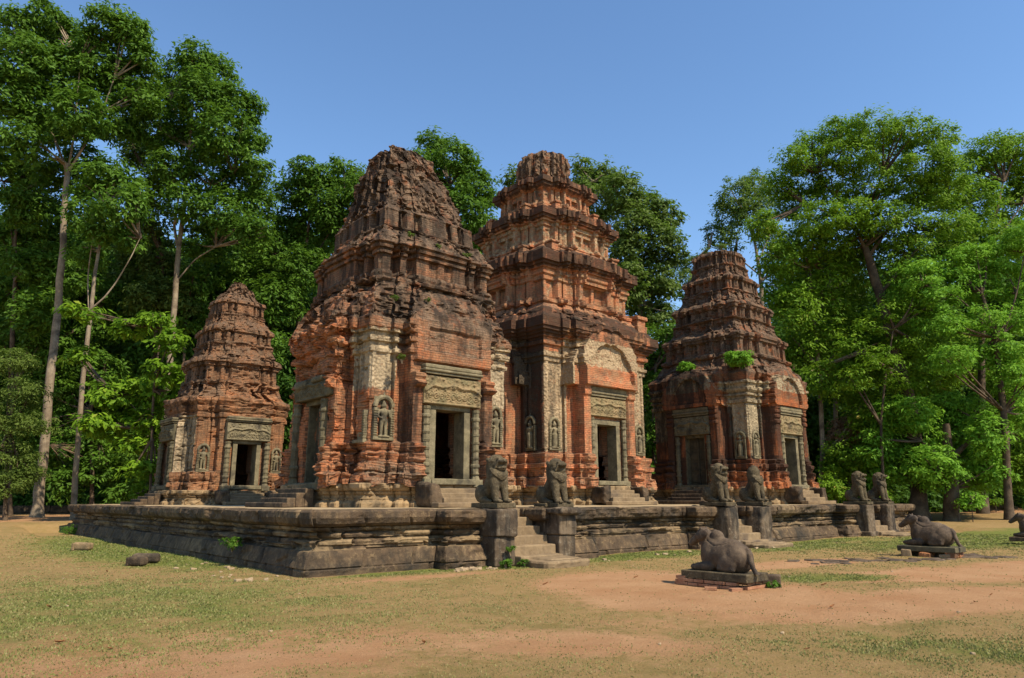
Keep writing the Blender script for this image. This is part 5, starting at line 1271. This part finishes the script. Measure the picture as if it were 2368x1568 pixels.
tree('forest_tree', 'tall twin-trunked tree behind the small left tower with a broad pointed crown', 46,
     [(450, 135, 40), (420, 180, 50), (500, 170, 45), (380, 230, 50), (460, 230, 65), (540, 240, 50), (585, 250, 25, 35), (360, 300, 50), (430, 310, 50), (520, 310, 65), (580, 320, 35), (590, 390, 35), (400, 390, 50, 35), (480, 400, 55), (560, 430, 50), (600, 470, 35), (430, 470, 45), (520, 490, 50), (590, 540, 40), (470, 560, 45), (370, 430, 40)],
     [[(372, 1190, 22), (385, 1000, 20), (395, 800, 18), (410, 620, 16), (425, 480, 13), (437, 340, 10), (445, 250, 6)], [(415, 600, 11), (402, 520, 10), (415, 450, 7)], [(437, 350, 7), (480, 300, 5), (520, 250, 4)], [(438, 330, 7), (410, 270, 5), (390, 230, 4)], [(428, 460, 7), (490, 430, 5), (540, 400, 4)], [(400, 660, 6), (450, 600, 5), (500, 570, 4)]],
     M_leafA, M_bark, density=1.3, leaf=.33, seed=13, group=G)
tree('forest_tree', 'thinner tree left of the twin-trunked one with its trunk half lost in foliage', 50,
     [(350, 500, 45), (310, 560, 50), (380, 600, 45), (300, 640, 45), (350, 690, 50), (420, 690, 40), (330, 360, 45), (300, 310, 40)],
     [[(335, 1185, 15), (345, 950, 13), (362, 760, 11), (380, 600, 9), (350, 480, 6), (330, 380, 4)]], M_leafB, M_barkd, density=1.2, leaf=.34, seed=14, group=G)
tree('forest_tree', 'dark leafy tree at the far left edge below the tallest crown', 47,
     [(20, 420, 60), (60, 480, 50), (20, 560, 60), (80, 620, 50), (30, 680, 60), (90, 720, 50), (30, 780, 60), (100, 800, 40), (120, 540, 40), (110, 880, 45), (120, 600, 40), (175, 640, 40), (70, 400, 40), (0, 350, 50), (120, 400, 40), (190, 370, 38), (110, 480, 40), (200, 430, 30)],
     [[(20, 1190, 18), (25, 900, 16), (35, 650, 12), (40, 450, 6)], [(35, 600, 7), (10, 420, 5), (-20, 380, 4)]], M_leafA, M_barkd, density=1.2, leaf=.36, seed=15, group=G)
tree('forest_tree', 'leafy mid-green tree filling the gap between the two slim left trunks', 49,
     [(130, 700, 45), (230, 760, 40), (140, 800, 45), (240, 850, 45), (140, 920, 45), (200, 1000, 45), (130, 1040, 40), (230, 1080, 40), (80, 1000, 40), (150, 1120, 35), (250, 680, 35)],
     [[(215, 1185, 12), (210, 950, 10), (200, 750, 6)]], M_leafA, M_barkd, density=.9, leaf=.34, seed=18, group=G)
tree('forest_tree', 'leafy mid-green tree standing behind the small left tower', 50,
     [(300, 760, 45), (400, 800, 45), (330, 840, 40), (440, 730, 40), (470, 640, 40), (560, 620, 45), (620, 680, 40), (640, 800, 35), (330, 1050, 40), (290, 1130, 35)],
     [[(420, 1185, 12), (420, 950, 10), (430, 720, 6)]], M_leafA, M_barkd, density=.9, leaf=.34, seed=19, group=G)
tree('cedar', 'yellow-green feathery tree low at the far left edge', 38,
     [(25, 830, 50, 30), (60, 900, 50, 25), (20, 950, 50, 35), (70, 980, 45, 22), (30, 1040, 50, 25), (60, 1090, 40, 22), (10, 1120, 40, 20)],
     [[(15, 1190, 12), (18, 1000, 9), (25, 840, 5)]], M_leafY, M_barkd, density=2.6, leaf=.17, clr=.5, lpc=60, seed=16, droop=.3, asp=.3, group=G)
tree('young_tree', 'bright green young tree left of the small left tower', 37,
     [(250, 920, 45, 28), (310, 900, 45, 30), (370, 915, 35, 30), (230, 980, 40, 25), (290, 985, 50, 35), (350, 975, 35, 30), (320, 1030, 45, 20), (385, 860, 40, 25), (400, 790, 35, 25), (360, 740, 35, 25), (410, 920, 20, 30), (300, 760, 35, 20), (330, 1090, 30, 25), (190, 720, 40, 20), (180, 820, 30, 20)],
     [[(352, 1175, 9), (350, 1020, 8), (356, 900, 7), (372, 760, 5)], [(352, 1000, 4), (310, 940, 3), (270, 910, 2)], [(354, 960, 4), (300, 990, 3)]], M_leafC, M_barkd, density=1.5, leaf=.36, clr=.6, lpc=26, seed=17, flat=.4, group=G)
# dry twigs on the pale trunk
r0 = at(115, 1030, 41.6); b = MB(); gg = random.Random(3)
for k in range(26):
    e = np.array([gg.uniform(.3, 1.9), gg.uniform(-.5, .5), gg.uniform(-.9, .35)]); q = _R * e[0] + np.array([0, 0, e[2]]) + _Fh * e[1]
    t = np.linspace(0, 1, 6)[:, None]; b.tube(t * q + np.array([0, 0, -.35]) * t ** 2 * gg.uniform(0, 1), np.linspace(.011, .004, 6), 4, cap=False)
link('dead_branch', b.mesh('dead_branch'), M_twig, None, 'bundle of dry leafless twigs on the pale trunk at far left', 'branch', None, None, tuple(r0))
# --- behind the towers
tree('forest_tree', 'rounded green tree rising left of the front left tower', 52,
     [(715, 400, 45, 40), (800, 405, 50, 35), (670, 450, 40), (740, 460, 60), (830, 450, 45), (660, 530, 40), (720, 540, 60), (790, 530, 50), (640, 610, 45), (700, 620, 55), (650, 690, 50), (610, 560, 25), (620, 740, 45), (760, 480, 40)],
     [[(690, 1180, 18), (690, 800, 15), (700, 620, 11), (720, 480, 7)], [(700, 640, 6), (760, 540, 5), (800, 470, 4)], [(690, 760, 8), (650, 680, 6), (640, 600, 4)]], M_leafA, M_barkd, density=1.3, leaf=.34, seed=21, group=G)
tree('forest_tree', 'deep green tree rising between the two large towers', 50,
     [(1005, 340, 38), (1060, 370, 42), (985, 380, 35), (1040, 420, 55), (1100, 430, 40), (1080, 490, 55), (1120, 530, 35), (1020, 470, 40), (1090, 570, 40), (1050, 560, 50), (1130, 460, 25), (1000, 430, 30)],
     [[(1060, 1180, 20), (1060, 800, 16), (1050, 560, 11), (1040, 430, 6)], [(1052, 560, 6), (1090, 480, 4)]], M_leafA, M_barkd, density=1.35, leaf=.33, seed=22, group=G)
tree('forest_tree', 'olive green tree behind and right of the centre tower', 52,
     [(1195, 410, 28), (1350, 400, 38), (1400, 410, 40), (1440, 440, 45), (1380, 470, 50), (1500, 480, 45), (1540, 500, 35), (1460, 520, 55), (1530, 560, 45), (1560, 590, 25), (1450, 590, 50), (1510, 630, 50), (1450, 660, 50), (1540, 660, 30), (1490, 710, 50), (1530, 740, 45), (1340, 440, 30)],
     [[(1480, 1180, 20), (1490, 900, 17), (1480, 700, 13), (1460, 560, 9), (1440, 470, 5)], [(1475, 650, 7), (1510, 570, 5), (1540, 520, 4)], [(1465, 600, 7), (1410, 480, 5), (1370, 420, 4)]], M_leafB, M_bark, density=1.3, leaf=.33, seed=23, group=G)
tree('forest_tree', 'dark lower tree filling the gap between the centre and right towers', 47,
     [(1510, 800, 45), (1490, 870, 45), (1530, 900, 40), (1500, 960, 45), (1530, 1010, 35), (1490, 1060, 40), (1560, 780, 30), (1545, 840, 30), (1520, 1100, 30)],
     [[(1515, 1180, 14), (1510, 1000, 11), (1515, 850, 7)]], M_leafA, M_barkd, density=1.4, leaf=.3, seed=24, group=G)
tree('forest_tree', 'thin grey-brown tree just behind the top of the right tower', 54,
     [(1705, 450, 45), (1750, 430, 40), (1680, 500, 40), (1740, 500, 45), (1650, 540, 28), (1600, 620, 35), (1690, 560, 30), (1780, 540, 40), (1580, 660, 30), (1640, 600, 25), (1770, 470, 40), (1800, 600, 40)],
     [[(1765, 1180, 20), (1765, 850, 16), (1760, 650, 12), (1745, 560, 8), (1720, 490, 5)], [(1760, 640, 6), (1700, 590, 5), (1640, 570, 3)], [(1755, 600, 6), (1790, 520, 4)]], M_leafB, M_bark, density=1.0, leaf=.26, seed=25, group=G, clr=.6)
# --- right side
tree('rain_tree', 'large spreading tree with a wide domed crown right of the right tower', 43,
     [(2020, 300, 60, 35), (2100, 300, 60, 35), (1940, 310, 55, 35), (1880, 340, 50, 35), (2170, 320, 50, 35), (1830, 370, 40, 30), (1960, 360, 75, 40), (2060, 360, 80, 40), (2150, 380, 70, 40), (1860, 410, 60, 40), (1800, 430, 40, 35), (2200, 400, 50, 40), (1930, 430, 70, 40), (2020, 430, 60, 35), (2110, 440, 60, 40), (1830, 470, 50, 40), (1760, 520, 40, 35), (1900, 500, 60, 40), (2180, 450, 50, 35), (1960, 500, 60, 40), (2040, 510, 60, 40), (2120, 520, 60, 40), (2100, 590, 55, 35), (1980, 580, 50, 35), (2200, 520, 50, 35), (2160, 460, 45, 30)],
     [[(2122, 1170, 46), (2112, 960, 37), (2085, 860, 33), (2058, 760, 31), (2035, 680, 30), (2015, 620, 28), (2000, 570, 20)], [(2005, 590, 16), (1970, 510, 11), (1930, 450, 8), (1880, 400, 5)], [(2010, 590, 15), (2060, 520, 11), (2130, 470, 8), (2190, 430, 4)], [(2000, 560, 12), (2010, 480, 9), (2040, 400, 5)], [(1985, 540, 9), (1940, 500, 7), (1860, 470, 4)], [(2035, 680, 14), (2100, 600, 11), (2150, 540, 7)]],
     M_leafC, M_barkd, density=1.5, leaf=.22, seed=31, clr=.65, lpc=44, flat=.4, group=G)
tree('rain_tree', 'mass of dark mid-level foliage on the tree left of the thick leaning trunk', 45,
     [(1800, 600, 60, 45), (1860, 570, 60, 40), (1920, 570, 60, 40), (1850, 640, 65, 45), (1920, 650, 70, 50), (1990, 620, 50), (1840, 710, 55), (1900, 740, 60), (1960, 720, 55), (1860, 800, 45), (1930, 820, 55), (1990, 800, 50), (1960, 890, 50), (1900, 880, 40), (2060, 830, 60), (2000, 540, 50, 30), (2060, 560, 50, 30), (2080, 640, 50, 40), (2150, 600, 50, 40), (2200, 560, 45, 35), (2090, 720, 45, 40), (2060, 800, 50, 45), (2110, 860, 50, 45), (1800, 680, 40, 40), (1830, 800, 40, 40), (2000, 960, 45, 40)],
     [[(1888, 1180, 16), (1902, 1050, 14), (1893, 850, 12), (1878, 700, 10), (1872, 620, 6)]], M_leafC, M_bark, density=1.25, leaf=.27, seed=32, clr=.7, group=G)
tree('rain_tree', 'hanging sprays of green foliage on a thin tree in front of the leaning trunk', 41.5,
     [(2010, 760, 40, 30), (2060, 720, 40, 28), (2100, 790, 45, 35), (2040, 830, 45, 30), (1960, 800, 35, 30), (2130, 700, 40, 28), (2080, 880, 45, 30), (1980, 880, 35, 30)],
     [[(2040, 1170, 9), (2035, 980, 8), (2050, 850, 6), (2065, 760, 4)]], M_leafC, M_barkd, density=1.1, leaf=.22, seed=38, clr=.55, lpc=36, flat=.4, group=G)
tree('forest_tree', 'pale-trunked tree standing just right of the right tower', 49,
     [(1870, 560, 45), (1930, 600, 45), (1950, 680, 40), (1850, 640, 30)],
     [[(1930, 1190, 14), (1932, 1000, 13), (1930, 850, 11), (1925, 700, 9), (1915, 600, 5)]], M_leafB, M_bark, density=1.0, leaf=.28, seed=33, group=G)
tree('rain_tree', 'tall tree at the right edge with a round-topped crown', 45,
     [(2290, 350, 55, 40), (2350, 345, 50, 40), (2250, 385, 40, 35), (2320, 420, 70, 45), (2380, 420, 60, 50), (2260, 450, 50, 40), (2340, 490, 60, 45), (2270, 520, 45, 35), (2240, 590, 45, 35), (2210, 460, 40, 35), (2230, 520, 40, 35), (2300, 560, 50, 40), (2365, 560, 45, 40), (2200, 580, 40, 35)],
     [[(2270, 1175, 24), (2268, 900, 20), (2270, 720, 17), (2280, 600, 13), (2300, 500, 8), (2320, 420, 5)], [(2278, 600, 8), (2250, 530, 5), (2240, 470, 4)], [(2285, 580, 8), (2330, 520, 6), (2365, 470, 4)]],
     M_leafC, M_barkd, density=1.4, leaf=.24, seed=34, clr=.65, lpc=40, flat=.45, group=G)
tree('rain_tree', 'bright green layered tree in front of the taller trees at right', 41,
     [(2120, 640, 60, 35), (2190, 610, 65, 35), (2260, 600, 60, 35), (2330, 570, 60, 40), (2380, 540, 50, 40), (2090, 690, 50, 30), (2160, 690, 60, 35), (2240, 670, 65, 35), (2320, 650, 65, 40), (2110, 740, 45, 25), (2190, 750, 45, 28), (2270, 740, 50, 30), (2350, 730, 60, 40), (2330, 800, 50, 35), (2280, 820, 50, 35), (2350, 880, 50, 40), (2370, 960, 45, 40), (2200, 830, 50, 35)],
     [[(2330, 1180, 22), (2320, 950, 18), (2300, 780, 14), (2270, 680, 8)], [(2300, 770, 8), (2220, 690, 6), (2140, 660, 4)], [(2310, 800, 8), (2350, 680, 6), (2370, 580, 4)]], M_leafD, M_barkd, density=1.5, leaf=.22, seed=35, clr=.62, lpc=44, flat=.38, group=G)
tree('broad_tree', 'low bushy bright green tree overhanging the right end of the terrace', 42,
     [(2110, 950, 55, 40), (2180, 935, 60, 40), (2240, 950, 50, 40), (2060, 1000, 45, 35), (2130, 1010, 60, 40), (2200, 1000, 60, 45), (2280, 1000, 45, 40), (2090, 1070, 50, 35), (2160, 1070, 60, 40), (2230, 1070, 60, 40), (2290, 1080, 45, 35), (2050, 950, 40, 35), (2020, 1030, 40, 35), (2150, 1110, 45, 20), (2270, 1110, 40, 18), (2030, 1090, 35, 30)],
     [[(2195, 1185, 44), (2198, 1130, 40), (2195, 1060, 34), (2185, 980, 20)], [(2195, 1080, 24), (2130, 1020, 15), (2080, 980, 8)], [(2200, 1060, 24), (2250, 1010, 14), (2280, 980, 7)]],
     M_leafD, M_barkd, density=1.7, leaf=.24, seed=36, clr=.5, lpc=44, flat=.5, droop=.5, group=G)
tree('forest_tree', 'dark tree filling the space behind the low bushy tree at right', 50,
     [(2100, 830, 60), (2180, 820, 60), (2250, 830, 60), (2330, 870, 60), (2350, 950, 55), (2380, 1030, 55), (2340, 1080, 50), (2000, 900, 50), (2150, 880, 60), (2030, 760, 50), (2170, 760, 50)],
     [[(2330, 1180, 20), (2330, 1000, 16), (2300, 850, 10)]], M_leafC, M_barkd, density=1.1, leaf=.3, seed=37, group=G)
# understory
for i, (px, py, rx, ry, D, mt, lab) in enumerate([(1960, 1060, 60, 50, 44, M_leafC, 'leafy green thicket between the right tower and the far lions'), (1925, 1130, 35, 30, 43, M_leafC, 'low green bush behind the corner of the right tower plinth'), (2020, 1140, 45, 30, 42.5, M_leafC, 'low bush behind the farthest lions'),
                                              (1950, 1000, 35, 38, 45, M_leafBrown, 'patch of dead brown leaves in the thicket right of the right tower'), (2245, 1155, 22, 20, 40.5, M_leafD, 'small bright bush at the foot of the low bushy tree'), (2300, 1162, 16, 8, 50, M_leafC, 'little bush growing on the spoil heap at right'),
                                              (340, 1130, 30, 40, 38, M_leafC, 'dim green shrub at the foot of the small left tower'), (1545, 1130, 25, 40, 44, M_leafA, 'dark bush seen between the centre and right tower plinths')]):
    tree('bush', lab, D, [(px, py, rx, ry), (px + rx * .5, py + ry * .3, rx * .6, ry * .6), (px - rx * .5, py + ry * .35, rx * .6, ry * .6)], [[(px, py + ry * 1.2, 3), (px, py, 2)]], mt, M_barkd, density=3.0, leaf=.2, seed=50 + i, clr=.4, lpc=30, shell=.2, cat='bush')

# background forest trees: three built, copied round the clearing
def forest_proto(seed, lab, H):
    g = random.Random(seed); root = thing('forest_tree', lab, 'tree', (0, 0, 0), 'dark forest trees behind the clearing')
    cs = []; rs = []
    for k in range(26):
        z = H * (.18 + .78 * (k + g.random()) / 26); sp = 3.4 * math.sin(PI * min(1, (z / H) * .8 + .2)) + .6; a = g.random() * 6.28
        cs.append((math.cos(a) * sp * g.uniform(.3, 1), math.sin(a) * sp * g.uniform(.3, 1), z)); r = g.uniform(1.4, 2.3); rs.append((r, r, r * .8))
    me = leaf_mesh('crown', cs, rs, .45, .42, .55, seed, 0, .85, 30); NL[0] += len(me.polygons)
    link('crown', me, M_leafF, root)
    b = MB(); P = np.stack([np.linspace(0, g.uniform(-.8, .8), 10), np.linspace(0, g.uniform(-.6, .6), 10), np.linspace(-.3, H * .85, 10)], 1); b.tube(P, np.linspace(.28, .06, 10), 8, .15, seed)
    for k in range(8):
        t = g.uniform(.35, .85); p = P[int(t * 9)]; a = g.random() * 6.28; L = g.uniform(1.5, 3)
        b.tube([p, p + np.array([math.cos(a) * L * .5, math.sin(a) * L * .5, L * .35]), p + np.array([math.cos(a) * L, math.sin(a) * L, L * .9])], [.1, .06, .02], 5)
    link('trunk', b.mesh('trunk', True), M_barkd, root)
    return root
protos = [forest_proto(61, 'dark forest tree in the shaded belt behind the clearing', 15), forest_proto(62, 'dark forest tree in the shaded belt behind the clearing', 17), forest_proto(63, 'dark forest tree in the shaded belt behind the clearing', 13)]
gr = random.Random(9); used = [False] * 3
spots_ = []
for px in np.arange(-260, 720, 58): spots_.append((px + gr.uniform(-18, 18), gr.uniform(56, 66), gr.uniform(1.25, 1.6) * (1.0 if px < 500 else .85)))
for px in np.arange(-260, 700, 95): spots_.append((px + gr.uniform(-18, 18), gr.uniform(68, 76), gr.uniform(1.6, 1.9)))
for px in np.arange(720, 1580, 95): spots_.append((px + gr.uniform(-18, 18), gr.uniform(56, 66), gr.uniform(.8, .95)))
for px in np.arange(1480, 2700, 62): spots_.append((px + gr.uniform(-18, 18), gr.uniform(58, 68), gr.uniform(.75, .9) if px < 1800 else gr.uniform(1.15, 1.45)))
for px in np.arange(1860, 2700, 95): spots_.append((px + gr.uniform(-18, 18), gr.uniform(70, 78), gr.uniform(1.3, 1.6)))
for i, (px, D, s) in enumerate(spots_):
    k = i % 3; p = at(px, YH, D); z = float(ground_z(np.array([p[0]]), np.array([p[1]]))[0])
    if not used[k]: r = protos[k]; used[k] = True
    else:
        r = protos[k].copy(); sc.collection.objects.link(r)
        for ch in protos[k].children:
            c = ch.copy(); sc.collection.objects.link(c); c.parent = r
    r.location = (p[0], p[1], z); r.rotation_euler = (0, 0, gr.uniform(0, 6.28)); r.scale = (s, s, s)
# the far wood that closes the view
cs = []; rs = []
for px in np.arange(-700, 3100, 36):
    for h in (1.2, 4.0, 7.0):
        p = at(px, YH, gr.uniform(80, 92)); cs.append((p[0], p[1], h + gr.uniform(-.8, .8))); rs.append((2.6, 2.6, 2.2))
me = leaf_mesh('far_wood', cs, rs, .3, .8, .6, 77, 0, 1.5, 20, shell=.2); NL[0] += len(me.polygons)
link('far_wood', me, M_leafF, None, 'dense dark wood closing the view behind the clearing', 'wood', None, 'stuff')
cs = []; rs = []
for px in np.arange(-500, 700, 30):
    p = at(px, YH, gr.uniform(54, 62)); cs.append((p[0], p[1], 1.2)); rs.append((1.9, 1.9, 1.3))
for px in np.arange(1480, 2900, 30):
    p = at(px, YH, gr.uniform(56, 64)); cs.append((p[0], p[1], 1.5)); rs.append((1.9, 1.9, 1.5))
for px in np.arange(-200, 620, 26):
    p = at(px, YH, gr.uniform(53, 56)); cs.append((p[0], p[1], 1.5)); rs.append((1.5, 1.5, 1.1))
for px in np.arange(2060, 2560, 20):
    p = at(px, YH, gr.uniform(51, 54) if px < 2230 or px > 2330 else 57); cs.append((p[0], p[1], 1.6)); rs.append((1.6, 1.6, 1.3))  # row added to stand in for the dark shade under the right-hand trees
me = leaf_mesh('undergrowth', cs, rs, .4, .4, .6, 78, 0, .8, 22, shell=.2); NL[0] += len(me.polygons)
link('undergrowth', me, M_leafF, None, 'tangled dark undergrowth beneath the forest trees', 'undergrowth', None, 'stuff')

# shrubs and weeds rooted on the towers and terrace
def tuft(name, lab, loc, r, n, mat, leaf=.1, h=.6, cat='weed', grp=None):
    root = thing(name, lab, cat, loc, grp)
    me = leaf_mesh('leaves', [(0, 0, r * h)], [(r, r, r * h)], 14 / max(r, .2), leaf, .5, int(loc[0] * 10), .1, r * .4, n, shell=.1)
    link('leaves', me, mat, root)
    b = MB(); g = random.Random(int(loc[0] * 7))
    for k in range(6):
        b.tube([(0, 0, -.1), (g.uniform(-.3, .3) * r, g.uniform(-.3, .3) * r, r * h * .6), (g.uniform(-.7, .7) * r, g.uniform(-.7, .7) * r, r * h * 1.2)], [.015, .01, .005], 4)
    link('stems', b.mesh('stems'), M_twig, root)
tuft('shrub', 'bright green shrub on the roof ledge at the near corner of the right tower', (30.9, 18.6, 7.95), .62, 40, M_leafD, .16, .62, 'shrub')
tuft('shrub', 'smaller bright green shrub on the left roof ledge of the right tower', (30.9, 21.6, 8.0), .5, 30, M_leafD, .15, .55, 'shrub')
for i, (x, y, z, r, lab) in enumerate([(11.6, 18.2, 9.72, .18, 'small green weed on the upper cornice ledge of the front left tower'), (12.9, 18.6, 9.75, .16, 'weed in the middle of the upper cornice of the front left tower'), (14.1, 18.6, 9.7, .2, 'weed at the right of the upper cornice of the front left tower'), (11.0, 18.1, 7.5, .17, 'weed on the rubble roof above the corner pilaster of the front left tower'),
                                       (11.1, 17.7, 5.6, .2, 'green weed hanging left of the front left tower lintel'), (12.1, 17.9, 7.6, .15, 'weed above the brick pediment of the front left tower'), (33.0, 20.5, 14.95, .35, 'dry grass tuft on top of the right tower'), (34.5, 17.7, 8.2, .2, 'weed above the pediment of the right tower')]):
    tuft('weed', lab, (x, y, z), r * (.75 if i != 6 else 1), 14, M_leafY, .07)
for i, (x, y, z, r, lab) in enumerate([(11.75, 13.75, 0, .17, 'leafy weed at the foot of the left pier of the nearest stair'), (12.3, 13.7, 0, .15, 'leafy weed between the nearest left pier and the stair slab'), (12.0, 13.86, .35, .12, 'weed sprouting halfway up the left pier of the nearest stair'), (6.9, 18.6, .42, .24, 'grassy weed growing on the left side ledge of the terrace'), (12.78, 7.3, 0, .11, 'green weed at the tail end of the nearest bull'), (6.9, 38.5, 0, .4, 'weed at the far left corner of the terrace')]):
    tuft('weed', lab, (x, y, z), r, 14, M_leafA, .08)
print('LEAVES', NL[0])
